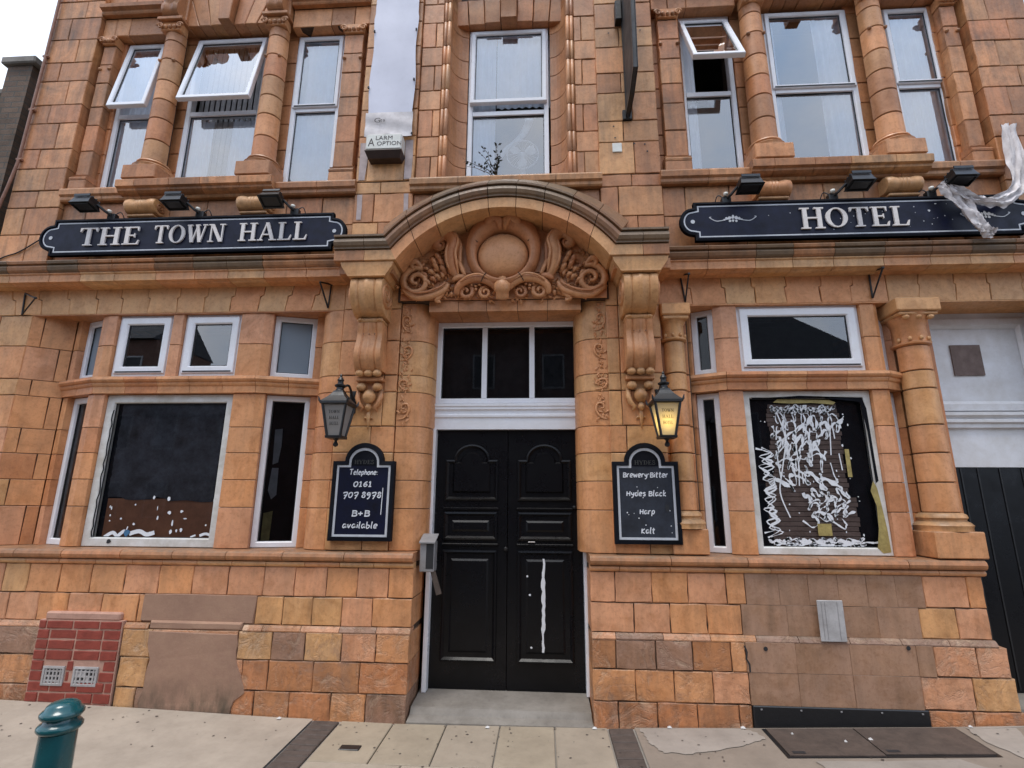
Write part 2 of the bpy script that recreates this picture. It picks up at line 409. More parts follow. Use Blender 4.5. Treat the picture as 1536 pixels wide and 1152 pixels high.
# ------------------------------------------------------------------ ground
GXP = [(-9, .08), (-4.3, .06), (-3.1, .03), (-2.1, .0), (-1, -.015), (.36, .0), (1.5, .03), (2.7, .07), (3.4, .10), (9, .14)]
def gz(x, y):
    f = GXP[-1][1]
    for (a, fa), (b, fb) in zip(GXP, GXP[1:]):
        if x <= b: f = fa+(fb-fa)*max(0, (x-a)/(b-a)); break
    k = max(0., min(1., (y+2.7)/2.5))
    return .0176*(min(y, 0)+.12)+f*k
def sheet(x0, x1, y0, y1, dz, nx, ny):
    V = []; F = []
    for j in range(ny+1):
        for i in range(nx+1):
            x = x0+(x1-x0)*i/nx; y = y0+(y1-y0)*j/ny; V.append((x, y, gz(x, y)+dz))
    for j in range(ny):
        for i in range(nx): a = j*(nx+1)+i; F.append((a, a+1, a+nx+2, a+nx+1))
    return V, F
V, F = box(-60, 60, -60, 60, -1.2, -.215)
road = tag(OB('road', (V, F), 'tarmac'), kind='structure')
pv_ = tag(OB('pavement', sheet(-9, 9, -2.75, .6, -.012, 90, 20), 'concrete'), kind='structure')
for k in range(12):
    OB('kerb_stone', cbox(-9+k*1.5+.004, -7.5+k*1.5-.004, -2.9, -2.752, -.6, -.058, .012), 'concrete', pv_)
def slab(x0, x1, y0, y1, top, mat, name, col=None, g=.004, th=.03):
    b_ = .005; V = []
    for d, z in ((g, -th), (g, -b_), (g+b_, 0)):
        for x, y in ((x0+d, y0+d), (x1-d, y0+d), (x1-d, y1-d), (x0+d, y1-d)): V.append((x, y, gz(x, y)+top+z))
    F = [(8, 9, 10, 11)]
    for s in (0, 4):
        for i in range(4): F.append((s+i, s+(i+1) % 4, s+4+(i+1) % 4, s+4+i))
    return OB(name, (V, F), mat, pv_, color=col, grime=1)
# flags between the two brick strips, larger concrete bays left and right
SLC = [S(164, 150, 132), S(158, 144, 126), S(170, 156, 138), S(154, 140, 120)]
for j in range(5):
    y1 = -.14-j*.6; off = 0 if j % 2 == 0 else .2
    xs = [-1.53]+[-1.53+.40*i+off+.02*(j % 2) for i in range(6) if -1.5 < -1.53+.40*i+off < .42 and i > (0 if off else 0)]+[.455]
    xs = sorted(set(round(x, 3) for x in xs))
    xs = [x for i, x in enumerate(xs) if i == 0 or x-xs[i-1] > .1]
    for a, b_ in zip(xs, xs[1:]):
        c = R.choice(SLC); k = R.uniform(.92, 1.06); slab(a, b_, y1-.6, y1, .006, 'slab', 'paving_slab', tuple(q*k for q in c))
for (x0, x1) in ((-1.74, -1.54), (.46, .64)):
    y = -.15
    while y > -2.7:
        h = R.uniform(.072, .08) if x0 < 0 else R.uniform(.10, .13); slab(x0, x1, y-h, y, .005+R.uniform(-.002, .002), 'dark_paver', 'paver', g=.003); y -= h
for a, b_ in ((-9, -5.1), (-5.1, -1.75)):
    for j in range(2):
        OB('concrete_bay', sheet(a+.003, b_-.003, -.13-1.3*(j+1)+.003, -.13-1.3*j-.003, .005, 40, 10), 'slab', pv_, color=S(162, 149, 134), grime=1, fix=False)
OB('concrete_bay', sheet(.652, 9, -2.7, -.13, .002, 100, 14), 'slab', pv_, color=S(134, 121, 108), grime=1, fix=False)
def patch(P, z, mat, name, col=None):
    if name == 'concrete_patch':
        Q = []
        for i in range(len(P)):
            a, b_ = Vector(P[i]), Vector(P[(i+1) % len(P)])
            for k in range(6): c = a.lerp(b_, k/6); Q.append((c.x+R.uniform(-.012, .012), c.y+R.uniform(-.010, .010)))
        P = Q
    V = [(x, y, gz(x, y)+z) for x, y in P]; return OB(name, (V, [tuple(range(len(P)))]), mat, pv_, color=col, grime=1, fix=False)
patch([(.68, -.16), (1.40, -.15), (1.50, -.22), (1.52, -.30), (1.38, -.38), (1.2, -.45), (.95, -.52), (.78, -.5), (.72, -.40), (.70, -.28)], .0065, 'slab', 'concrete_patch', S(150, 140, 130))
patch([(2.95, -.16), (3.9, -.12), (4.3, -.3), (4.1, -.7), (3.3, -.75), (3.0, -.6), (2.92, -.35)], .0065, 'slab', 'concrete_patch', S(152, 142, 132))
patch([(1.7, -.60), (2.6, -.57), (2.75, -.72), (2.2, -.95), (1.75, -.85)], .0065, 'slab', 'concrete_patch', S(146, 136, 126))
# grit, gum and litter specks on the flags
V = []; F = []
for i in range(160):
    x = R.uniform(-4.2, 3.6); y = -.16-abs(R.gauss(0, .35)); s = R.uniform(.004, .012)
    z = gz(x, y)+.0085; n0 = len(V); k = R.randint(4, 6)
    for j in range(k): a = 2*pi*j/k+R.random(); V.append((x+s*R.uniform(.6, 1.2)*cos(a), y+s*R.uniform(.6, 1.2)*sin(a), z))
    F.append(tuple(range(n0, n0+k)))
tag(OB('gum_spots', (V, F), 'dark_paver', fix=False), 'dark gum spots and grit scattered over the pavement', 'grit', kind='stuff')
for i, (x, y) in enumerate([(1.42, -.155), (.36, -.17), (.9, -.152), (-.42, -.19), (2.98, -.16), (3.3, -.28), (-2.0, -.17), (2.2, -.33), (2.02, -.36), (1.72, -.25)]):
    z = gz(x, y)+.012; s = R.uniform(.008, .018)
    V = [(x-s, y-s*.6, z), (x+s, y-s*.7, z), (x+s*.8, y+s*.6, z+.006), (x-s*.7, y+s*.7, z+.003), (x, y, z+.012)]
    o = OB('litter_scrap', (V, [(0, 1, 4), (1, 2, 4), (2, 3, 4), (3, 0, 4), (0, 3, 2, 1)]), 'litter')
    tag(o, 'tiny pale scrap of litter lying on the pavement', 'litter', 'litter scraps on the pavement')

# ------------------------------------------------------------------ the hotel
XL, XR, XC = -5.40, 4.75, -.335
H = empty('hotel_building', (XC, 0, 0), 'two storey orange terracotta hotel front with arched door hood and bay windows', 'building')
mxr = lambda x: 2*XC-x
def core(name, parts): return OB(name, join(*parts), 'mortar', H)
def cxs(pxs, py, Y): return [U(p, py, Y)[0] for p in pxs]
def courses(x0, x1, zs, w0, parent, keys, grime=.3, wmin=.22, wmax=.42, name='block', depth=.10, fr=F0, first=None, bev=.006):
    for i, (a, b_) in enumerate(zip(zs, zs[1:])):
        L = x1-x0; n_ = max(1, round(L/R.uniform(wmin, wmax)))
        if n_ == 1: xs = [x0, x1]
        else:
            ph = .5 if i % 2 else 0.
            ws = [R.uniform(.8, 1.2) for _ in range(n_)]
            if ph: ws[0] *= .55
            t = sum(ws); xs = [x0]; 
            for q in ws: xs.append(xs[-1]+q/t*L)
            xs[-1] = x1
        for u0, u1 in zip(xs, xs[1:]): TB(name, pblock(rect(u0, u1, a, b_), w0, depth, fr=fr, bev=bev), parent, keys, grime)
def xblocks(xs, z0, z1, w0, parent, keys, grime=.3, name='block', cols=None, depth=.10):
    for i, (a, b_) in enumerate(zip(xs, xs[1:])):
        c = None
        if cols: c = cols(i, (a+b_)/2)
        TB(name, pblock(rect(a, b_, z0, z1), w0, depth), parent, keys, grime, col=c)

# --- plinth
ZP = [-.03, .175, .393, .600, .631, .856, 1.085]
def plinth(x0, x1, rows, colf):
    p = core('plinth', [box(x0+.02, x1-.02, -.106, .35, -.3, .628), box(x0+.022, x1-.022, -.078, .348, .628, 1.084)])
    for xs, (a, b_), Y, g in rows:
        for i, (u, v) in enumerate(zip(xs, xs[1:])):
            last = abs(v-x1) < .01 or abs(u-x0) < .01
            d = .40 if last else .1
            P_ = rect(u, v, a, b_)
            c = colf((u+v)/2, (a+b_)/2)
            if c == 'skip': continue
            TB('block', pblock(P_, Y, d, bev=.006 if not 1.5 < (u+v)/2 < 2.84 else .0015, gap=.003 if not 1.5 < (u+v)/2 < 2.84 else .0006, jit=.003 if not 1.5 < (u+v)/2 < 2.84 else .0008), p, PLK, g, col=c, mat='terracotta_worn' if b_ < .66 and not 1.5 < (u+v)/2 < 2.82 else 'terracotta')
    return p
def splitx(x0, x1, w, seed):
    rr = random.Random(seed); n_ = max(1, round((x1-x0)/w)); ws = [rr.uniform(.85, 1.15) for _ in range(n_)]
    if seed % 2: ws[0] *= .6
    t = sum(ws); xs = [x0]
    for q in ws: xs.append(xs[-1]+q/t*(x1-x0))
    xs[-1] = x1; return xs
def lcol(x, z):
    if z < .66 and -4.08 < x < -3.40: return 'skip'
    if -3.26 < x < -2.32 and .63 < z < .85: return TC['mauve']
    if -3.40 < x < -3.1 and z < .63: return tcol(['yellow', 'buff'])
    if z < .2: return tcol(['red', 'brown', 'orange', 'mauve'])
    if z < .42 and x > -2.4: return tcol(['orange', 'red', 'pink', 'brown'])
    if .42 < z < .63: return tcol(['buff', 'pink', 'mauve', 'orange', 'orange', 'yellow'])
    return None
r1 = [XL]+cxs([7, 44, 91, 138, 188.5, 240, 291, 344, 397, 444, 491, 537, 583.5], 872, -.07)+[-1.045]
r2 = [XL]+cxs([14, 60, 105, 155, 210], 905, -.07)+[-3.26, -2.32]+cxs([425, 469, 513, 559], 920, -.07)+[-1.045]
r1 = [r1[0], -5.0]+r1[1:]; r2 = [r2[0], -5.0]+r2[1:]
lp = plinth(XL, -1.04, [
    (r1, (.856, 1.085), -.09, .3), (r2, (.640, .856), -.09, .35),
    (splitx(XL, -4.09, .33, 3)+[-3.38, -3.13, -2.42]+splitx(-2.42, -1.045, .28, 4)[1:], (.393, .600), -.12, .35),
    (splitx(XL, -4.09, .3, 8)+[-3.37, -3.13, -2.36]+splitx(-2.36, -1.045, .3, 5)[1:], (.175, .393), -.12, .4),
    (splitx(XL, -4.09, .32, 9)+[-3.37, -3.2, -2.42]+splitx(-2.42, -1.045, .29, 7)[1:], (-.05, .175), -.12, .5)], lcol)
WEA = [(.0, .597), (.120, .597), (.122, .606), (.112, .626), (.097, .640), (.0, .640)]
def weather(x0, x1, w_, par, keys, skip=()):
    xs = splitx(x0, x1, w_, 21)
    for a, b_ in zip(xs, xs[1:]):
        if any(s0 < (a+b_)/2 < s1 for s0, s1 in skip): continue
        TB('weathering_block', mould(WEA, a, b_), par, mat='terracotta_worn', keys=['pink', 'orange', 'mauve', 'brown', 'pink'], grime=.3, col=S(160, 126, 108) if 1.48 < (a+b_)/2 < 2.84 else None)
weather(XL, -4.096, .33, lp, None); weather(-3.384, -3.175, .25, lp, None); weather(-2.395, -1.042, .30, lp, None)
def rcol(x, z):
    if 1.50 < x < 2.84:
        c = S(166, 130, 106) if z > .2 else S(152, 116, 94); k = R.uniform(.96, 1.04); return tuple(q*k for q in c)
    if x > 2.8: return tcol(['buff', 'pink', 'orange', 'pink']) if z > .2 else tcol(['brown', 'red'])
    if z < .2: return tcol(['red', 'brown'])
    if .39 < z < .62: return tcol(['mauve', 'orange', 'red', 'brown'])
    return None
rr1 = [.36]+cxs([922, 977, 1031, 1088], 880, -.07)+[1.55, 1.80, 2.02, 2.24, 2.45, 2.66, 2.86, 3.18, 3.30]
rr2 = [.36]+cxs([951, 1005, 1060, 1112], 930, -.07)+[1.84, 2.24, 2.5, 2.80, 3.07, 3.30]
rpl = plinth(.355, 3.305, [
    (rr1, (.856, 1.085), -.09, .3), (rr2, (.640, .856), -.09, .4),
    ([.36]+cxs([924, 984, 1039, 1097], 980, -.12)+[1.50, 1.86, 2.25, 2.72, 2.84, 3.14, 3.36], (.393, .600), -.12, .3),
    ([.36]+cxs([954, 1012, 1070, 1125], 1030, -.12)+[1.86, 2.25, 2.72, 3.08, 3.38], (.175, .393), -.12, .35),
    ([.36]+cxs([928, 987, 1047, 1110], 1070, -.12)+[1.51], (-.05, .175), -.12, .5),
    ([2.745, 3.05, 3.40], (-.05, .175), -.12, .5)], rcol)
weather(.362, 3.305, .33, rpl, None)
core('plinth', [box(3.30, 3.36, -.10, .34, -.1, .59)])
# smooth cement render patch with a mossy foot
V, F = [], []
P_ = [U(px, py, -.125) for px, py in ((206, 1066), (344, 1072), (350, 1052), (366, 1040), (362, 1015), (354, 990), (356, 952), (224, 946), (222, 965), (225, 990), (218, 1010), (214, 1035), (206, 1050))]
def mossy():
    m, n, b = newmat('mossy_render'); g = N(n, 'ShaderNodeNewGeometry'); sx = N(n, 'ShaderNodeSeparateXYZ'); n.links.new(g.outputs['Position'], sx.inputs[0]); pv = posvec(n)
    c = mixc(n, ramp(n, noise_(n, pv, 3, 6, .65), .3, .75), S(158, 124, 102), S(140, 108, 90))
    c = mixc(n, math_(n, 'MULTIPLY', ramp(n, noise_(n, pv, 11, 6, .7), .45, .8), .5), c, S(170, 138, 112))
    lo = math_(n, 'MULTIPLY', ramp(n, sx.outputs['Z'], .06, .26, (1, 1, 1), (0, 0, 0)), ramp(n, noise_(n, posvec(n, (8, 8, 2.2)), 1.4, 6, .7), .34, .62))
    c = mixc(n, math_(n, 'MULTIPLY', lo, .8), c, S(66, 62, 48)); n.links.new(c, b.inputs['Base Color']); b.inputs['Roughness'].default_value = .9
    bump(n, b, noise_(n, pv, 30, 6, .7), .35, .008)
mossy()
OB('render_patch', pblock(P_, -.1275, .04, .003, 0, jit=.004), 'mossy_render', lp)
OB('render_patch', pblock([(-3.27, .655), (-2.33, .65), (-2.32, .75), (-2.315, .857), (-3.0, .862), (-3.265, .858)], -.0965, .05, .004, 0), 'mossy_render', lp)
OB('render_patch', pblock(rect(-3.17, -2.40, .595, .66), -.118, .08, .014, 0), 'mossy_render', lp)
# red brick repair with two air bricks
bp = OB('brick_patch', box(-4.095, -3.385, -.128, .1, -.05, .655), 'pink_mortar', lp)
OB('cement_cap', cbox(-4.06, -3.42, -.126, -.02, .652, .715, .012), 'pink_mortar', lp)
zb = -.02; row = 0
while zb < .64:
    x = -4.088-(.12 if row % 2 else 0.02*row)
    while x < -3.40:
        a, b_ = max(x, -4.088), min(x+.215, -3.392)
        if b_-a > .04 and not (.14 < zb < .32 and (a < -3.79 and b_ > -3.99 or a < -3.51 and b_ > -3.74)):
            OB('brick', pblock(rect(a, b_, zb, min(zb+.066, .648)), -.134+R.uniform(-.002, .002), .05, .003, .001), 'red_brick', bp)
        elif b_-a > .04 and .14 < zb < .32:
            for (c0, c1) in ((a, b_),):
                segs = [(c0, c1)]
                for h0, h1 in ((-3.99, -3.79), (-3.74, -3.51)):
                    ns = []
                    for s0, s1 in segs:
                        if s1 <= h0 or s0 >= h1: ns.append((s0, s1)); continue
                        if s0 < h0: ns.append((s0, h0))
                        if s1 > h1: ns.append((h1, s1))
                    segs = ns
                for s0, s1 in segs:
                    if s1-s0 > .02: OB('brick', pblock(rect(s0, s1, zb, zb+.066), -.134, .05, .003, .001), 'red_brick', bp)
        x += .227
    zb += .0765; row += 1
for (a, b_) in ((-3.98, -3.80), (-3.725, -3.52)):
    parts = [rloft(a, b_, .175, .315, [(0, -.05), (0, -.139), (.016, -.141), (.02, -.13), (.02, -.10)])]
    nx = 6
    for k in range(1, nx): x = a+(b_-a)*k/nx; parts.append(box(x-.006, x+.006, -.1385, -.11, .195, .295))
    for k in range(1, 4): z = .175+.14*k/4; parts.append(box(a+.02, b_-.02, -.137, -.11, z-.006, z+.006))
    ab = OB('air_brick', join(*parts), 'wood_grey', bp)
    OB('vent_void', quad(a+.01, b_-.01, .185, .305, -.1295), 'gasket', ab)
    for k in range(7):
        i, j = R.randrange(nx), R.randrange(4)
        x = a+(b_-a)*(i+.5)/nx; z = .175+.14*(j+.5)/4
        OB('broken_cell', box(x-.010, x+.010, -.134, -.11, z-.011, z+.011), 'wood_grey', ab)
# vent plate, black cellar panel
o = OB('cover_plate', cbox(2.048, 2.236, -.136, -.126, .617, .905, .004), 'wood_grey'); tag(o, 'upright grey metal plate fixed to the brown plinth under right window', 'plate')
for x in (2.075, 2.10, 2.19): OB('seam', box(x, x+.004, -.1375, -.135, .63, .895), 'grey_metal', o)
o = OB('cellar_panel', cbox(1.513, 2.742, -.132, .05, .0, .176, .006), 'black_iron', rpl)
for k in range(5): OB('bolt', lathe((1.57+k*.28, -.133, .155), [(.007, -.004), (.007, .004)], 8), 'grey_metal', o)
def hatch(x0, x1, y0, y1, lab):
    V = [(x, y, gz(x, y)+z) for z in (0., .012) for x, y in ((x0, y0), (x1, y0), (x1, y1), (x0, y1))]
    o = OB('cellar_hatch', (V, [(3, 2, 1, 0), (4, 5, 6, 7), (0, 1, 5, 4), (1, 2, 6, 5), (2, 3, 7, 6), (3, 0, 4, 7)]), 'rust_plate'); tag(o, lab, 'hatch', 'cellar hatch leaves')
    V = [(x, y, gz(x, y)+.014) for x, y in ((x0+.03, y0+.02), (x0+.11, y0+.02), (x0+.11, y0+.05), (x0+.03, y0+.05))]
    OB('lift_slot', (V, [(0, 1, 2, 3)]), 'gasket', o)
hatch(1.575, 2.17, -.54, -.165, 'left leaf of the rusty brown cellar hatch in the pavement')
hatch(2.18, 2.86, -.52, -.165, 'right leaf of the rusty brown cellar hatch in the pavement')
patch([(1.55, -.56), (2.88, -.54), (2.88, -.15), (1.55, -.15)], .0045, 'black_iron', 'hatch_frame')
o = OB('access_cover', cbox(-1.38, -1.24, -.585, -.515, gz(-1.31, -.55)-.01, gz(-1.31, -.55)+.012, .004), 'black_iron')
tag(o, 'small dark iron access cover set in a pale paving slab', 'cover')
# door step
ds = OB('door_step', ([(-1.035, -.15, -.05), (.352, -.15, -.05), (.352, -.15, .008), (-1.035, -.15, .004), (.352, -.06, .022), (-1.035, -.05, .020), (.352, -.03, .060), (-1.035, -.01, .062), (.352, .32, .088), (-1.035, .32, .092), (.352, .32, -.05), (-1.035, .32, -.05)],
    [(0, 1, 2, 3), (3, 2, 4, 5), (5, 4, 6, 7), (7, 6, 8, 9), (9, 8, 10, 11), (0, 3, 5, 7, 9, 11), (1, 10, 8, 6, 4, 2)]), 'step_stone', H)

# --- sill string over the plinth
SIL = [(.0, 1.083), (.085, 1.083), (.105, 1.092), (.112, 1.108), (.105, 1.122), (.098, 1.128), (.12, 1.132), (.135, 1.146), (.14, 1.166), (.132, 1.188), (.115, 1.202), (-.35, 1.214), (-.35, 1.083)]
sill = core('sill', [box(XL+.01, -1.06, -.06, .33, 1.075, 1.19), box(.37, 3.30, -.06, .33, 1.075, 1.19)])
for x0, x1, s in ((XL, -1.045, .47), (.36, 3.325, .57)):
    xs = splitx(x0, x1, s, 30)
    for a, b_ in zip(xs, xs[1:]):
        TB('sill_block', mould([(-.3, 1.1295), (.098, 1.1295), (.12, 1.132), (.135, 1.146), (.14, 1.166), (.132, 1.188), (.115, 1.202), (-.35, 1.214), (-.35, 1.1295)], a, b_), sill, ['brown', 'red', 'brown'], .6)
    xs = splitx(x0, x1, s*.62, 33)
    for a, b_ in zip(xs, xs[1:]): TB('sill_bead', mould(SIL[:5]+[(.098, 1.127), (0, 1.127)], a, b_), sill, ['orange', 'buff', 'orange'], .3)

# --- ground floor piers
ZG = [1.208, 1.55, 1.785, 2.02, 2.25, 2.555, 2.71, 3.03, 3.338]
def plan_courses(path, zs, par, keys, grime=.3, split=None, name='block', th=.1):
    for i, (a, b_) in enumerate(zip(zs, zs[1:])):
        sub = [path] if not split else split(i)
        for P_ in sub: TB(name, plan(P_, a, b_, th, .004, .002), par, keys, grime)
def lerp(a, b, t): return (a[0]+(b[0]-a[0])*t, a[1]+(b[1]-a[1])*t)
def plan_core(name, path, z0, z1, th=.3): return OB(name, plan(path, z0, z1, th, 0, .014, .012), 'mortar', H)
# left pier with splayed reveal into the bay
pl = core('pier', [box(XL+.01, -4.91, .012, .45, 1.20, 3.34)])
courses(XL, -4.905, ZG, 0, pl, GFK, .3, .3, .34)
rv = plan_core('reveal', [(-4.905, 0), (-4.617, .19)], 1.20, 3.338, .25)
def spl(i):
    A, B = (-4.905, 0), (-4.617, .19); t = .28 if i % 2 else .72
    return [[A, lerp(A, B, t)], [lerp(A, B, t), B]]
plan_courses(None, ZG, rv, GFK, .3, spl)
# pier left of the door: rounded reveal, console pier, rounded jamb
def arcp(c, r, a0, a1, n_): return [(c[0]+r*cos(radians(a0+(a1-a0)*i/n_)), c[1]+r*sin(radians(a0+(a1-a0)*i/n_))) for i in range(n_+1)]
def door_pier(mir):
    f = (lambda P_: [(mxr(x)-.03, y) for x, y in reversed(P_)]) if mir else (lambda P_: P_)
    sgn = -1 if mir else 1
    if not mir: rvl = [(-2.07, .20), (-2.07, .16)]+arcp((-1.90, .16), .16, 178, 272, 7)+[(-1.83, 0)]
    else: rvl = [(-1.27+.65, .30)]   # unused
    zc = ZG
    # jamb
    jam = [(-1.29, 0), (-1.18, 0)]+arcp((-1.17, .17), .17, 275, 355, 7)+[(-.995, .22), (-.995, .34)]
    jam = f(jam)
    jp = plan_core('door_jamb', jam, 1.20, 3.41, .08)
    zj = [1.208, 1.55, 1.785, 2.02, 2.25, 2.555, 2.71, 3.03, 3.396]
    plan_courses(jam, zj, jp, ['orange', 'buff', 'orange'], .28, th=.06)
    x0, x1 = (-1.83, -1.29) if not mir else (.57, 1.045)
    cp = core('pier', [box(x0+.014, x1-.014, -.006, .4, 1.20, 3.66)])
    zc = [1.208, 1.55, 1.785, 2.02, 2.25, 2.555, 2.71, 3.03, 3.338, 3.655]
    for i, (a, b_) in enumerate(zip(zc, zc[1:])):
        if i in (3, ): xs = [x0, x0+.33, x1] if not mir else [x0, x0+.14, x1]
        elif i in (1, 2, 0): xs = [x0, (x0+x1)/2+.05*(-1)**i, x1]
        else: xs = [x0, x1-.12, x1] if not mir else [x0, x0+.11, x1]
        for u, v in zip(xs, xs[1:]): TB('block', pblock(rect(u, v, a, b_), -.02, .1), cp, ['orange', 'buff', 'buff', 'orange'], .28)
    return jp
jl = door_pier(False); jr = door_pier(True)
rvl = [(-2.075, .22)]+arcp((-1.90, .175), .175, 180, 268, 8)+[(-1.832, 0)]
pr = plan_core('reveal', rvl, 1.20, 3.338, .14)
plan_courses(rvl, ZG, pr, ['orange', 'buff', 'orange', 'red'], .25, th=.07)
# right of the door: engaged column against the bay reveal
pr2 = core('reveal', [box(1.045, 1.30, .075, .45, 1.20, 3.338)])
courses(1.047, 1.293, ZG, .063, pr2, ['orange', 'red', 'brown'], .3, .2, .3)
def ring_courses(cx, cy, prof_r, zs, par, keys, name='drum', n_=20, a0=radians(175), a1=radians(365), grime=.25):
    for a, b_ in zip(zs, zs[1:]):
        ra, rb = prof_r(a), prof_r(b_); g = .003
        TB(name, lathe((cx, cy, 0), [(ra-.008, a+g), (ra, a+g+.006), (rb, b_-g-.006), (rb-.008, b_-g)], n_, a0, a1), par, keys, grime, smooth=35)
def column(cx, cy, r0, r1, zs, base_z, cap_z, ped, keys, tops):
    c = OB('column', lathe((cx, cy, 0), [(r0-.014, zs[0]-.02), (r1-.014, zs[-1]+.02)], 16), 'mortar', H)
    pr_ = lambda z: r0+(r1-r0)*max(0, (z-zs[0])/(zs[-1]-zs[0]))
    ring_courses(cx, cy, pr_, zs, c, keys)
    h = zs[0]-base_z
    TB('base', lathe((cx, cy, base_z), [(r0+.055, 0), (r0+.055, h*.18), (r0+.062, h*.3), (r0+.045, h*.45), (r0+.022, h*.55), (r0+.022, h*.62), (r0+.034, h*.72), (r0+.028, h*.88), (r0+.004, h)], 24), c, keys, .5, smooth=40)
    if ped: TB('pedestal', cbox(*ped, .008), c, keys, .45)
    H_ = tops-cap_z
    if H_ > 0:
        TB('necking', lathe((cx, cy, cap_z), [(r1, 0), (r1+.022, .01), (r1+.024, .025), (r1+.004, .035), (r1+.002, H_*.45), (r1+.014, H_*.5), (r1+.045, H_*.72)], 24), c, keys, .25, smooth=40)
    return c
c2 = column(3.19, .06, .135, .122, [1.55, 1.785, 2.02, 2.25, 2.555, 2.71, 2.93], 1.41, 2.93, (2.99, 3.36, -.125, .3, 1.212, 1.41), ['orange', 'buff', 'orange'], 3.338)
TB('abacus', cbox(3.01, 3.37, -.115, .28, 3.215, 3.335, .01), c2, ['buff'], .2); TB('abacus', cbox(3.03, 3.35, -.095, .26, 3.185, 3.214, .008), c2, ['buff'], .2)
for k in (-1, 0, 1):
    TB('egg', lathe((3.19+k*.10, -.075, 3.145), [(.004, 0), (.026, .012), (.030, .03), (.015, .042)], 10), c2, ['buff'], .2, smooth=True)
for k in range(5): TB('drop', lathe((3.19+.135*cos(radians(200+k*35)), .06+.135*sin(radians(200+k*35)), 2.965), [(.003, 0), (.014, .008), (.014, .03), (.004, .04)], 8), c2, ['buff'], .2, smooth=True)
cpier = core('column_pier', [box(3.06, 3.33, .185, .5, 1.2, 3.338)])
courses(3.135, 3.34, ZG, .155, cpier, ['orange', 'red'], .3, .2, .3, depth=.2)
c1 = column(1.17, .06, .098, .088, [1.55, 1.785, 2.02, 2.25, 2.555, 2.71, 3.0], 1.41, 3.0, (1.03, 1.315, -.06, .2, 1.212, 1.41), ['orange', 'buff'], 3.338)
TB('abacus', cbox(1.045, 1.30, -.075, .2, 3.225, 3.335, .01), c1, ['buff'], .2); TB('abacus', cbox(1.06, 1.285, -.06, .2, 3.19, 3.224, .008), c1, ['buff'], .2)
for k in range(4): TB('drop', lathe((1.17+.10*cos(radians(215+k*40)), .06+.10*sin(radians(215+k*40)), 3.03), [(.003, 0), (.013, .008), (.013, .03), (.004, .04)], 8), c1, ['buff'], .2, smooth=True)

# --- windows
def window(label, fr, u0, u1, z0, z1, w0, t=.055, mat='white_frame', transom=None, sashes=(), pane='glass', bars=()):
    """frame ring, optional transom at z, panes, and proud sashes (u0,u1,z0,z1,angle)"""
    prof = [(0, w0+.07), (0, w0+.004), (.004, w0), (t-.010, w0), (t-.004, w0+.004), (t, w0+.020), (t, w0+.07)]
    parts = [rloft(u0, u1, z0, z1, prof, fr)]
    if transom: parts.append(fbox(fr, u0+t, u1-t, w0+.003, w0+.065, transom-.024, transom+.024))
    for bx_ in bars: parts.append(fbox(fr, bx_-.024, bx_+.024, w0+.004, w0+.064, z0+t, z1-t))
    o = OB('window', join(*parts), mat, H); tag(o, label)
    zz = [z0+t]+([transom-.024, transom+.024] if transom else [])+[z1-t]
    cells = [(zz[i], zz[i+1]) for i in range(0, len(zz), 2)]
    ub = [u0+t]+[q for b_ in bars for q in (b_-.024, b_+.024)]+[u1-t]
    for a, b_ in cells:
        if any(s[2] < (a+b_)/2 < s[3] for s in sashes): continue
        for i in range(0, len(ub), 2):
            OB('pane', quad(ub[i]-.002, ub[i+1]+.002, a-.002, b_+.002, w0+.032, fr), pane, o, fix=False)
            OB('gasket', rloft(ub[i], ub[i+1], a, b_, [(0, w0+.022), (.006, w0+.024), (.006, w0+.031)], fr), 'gasket', o)
    for s in sashes:
        a, b_, c, d, ang = s[:5]; st = s[5] if len(s) > 5 else .05
        prf = [(0, w0+.03), (0, w0-.012), (.005, w0-.018), (st-.012, w0-.018), (st-.004, w0-.010), (st, w0+.006), (st, w0+.03), (0, w0+.03)]
        ring = rloft(a, b_, c, d, prf, fr); pn = quad(a+st-.003, b_-st+.003, c+st-.003, d-st+.003, w0+.008, fr)
        gk = rloft(a+st, b_-st, c+st, d-st, [(0, w0+.0), (.006, w0+.001), (.006, w0+.0075)], fr)
        if ang:
            piv = (0, w0, d); ring, pn, gk = [rotp(q, piv, -radians(ang)) for q in (ring, pn, gk)]
        so_ = OB('sash', ring, mat, o); OB('pane', pn, pane, so_ if False else o, fix=False); OB('gasket', gk, 'gasket', o)
        if not ang: OB('drip', fbox(fr, a+.02, b_-.02, w0-.024, w0-.016, c+.012, c+.022), 'gasket', o)
    return o

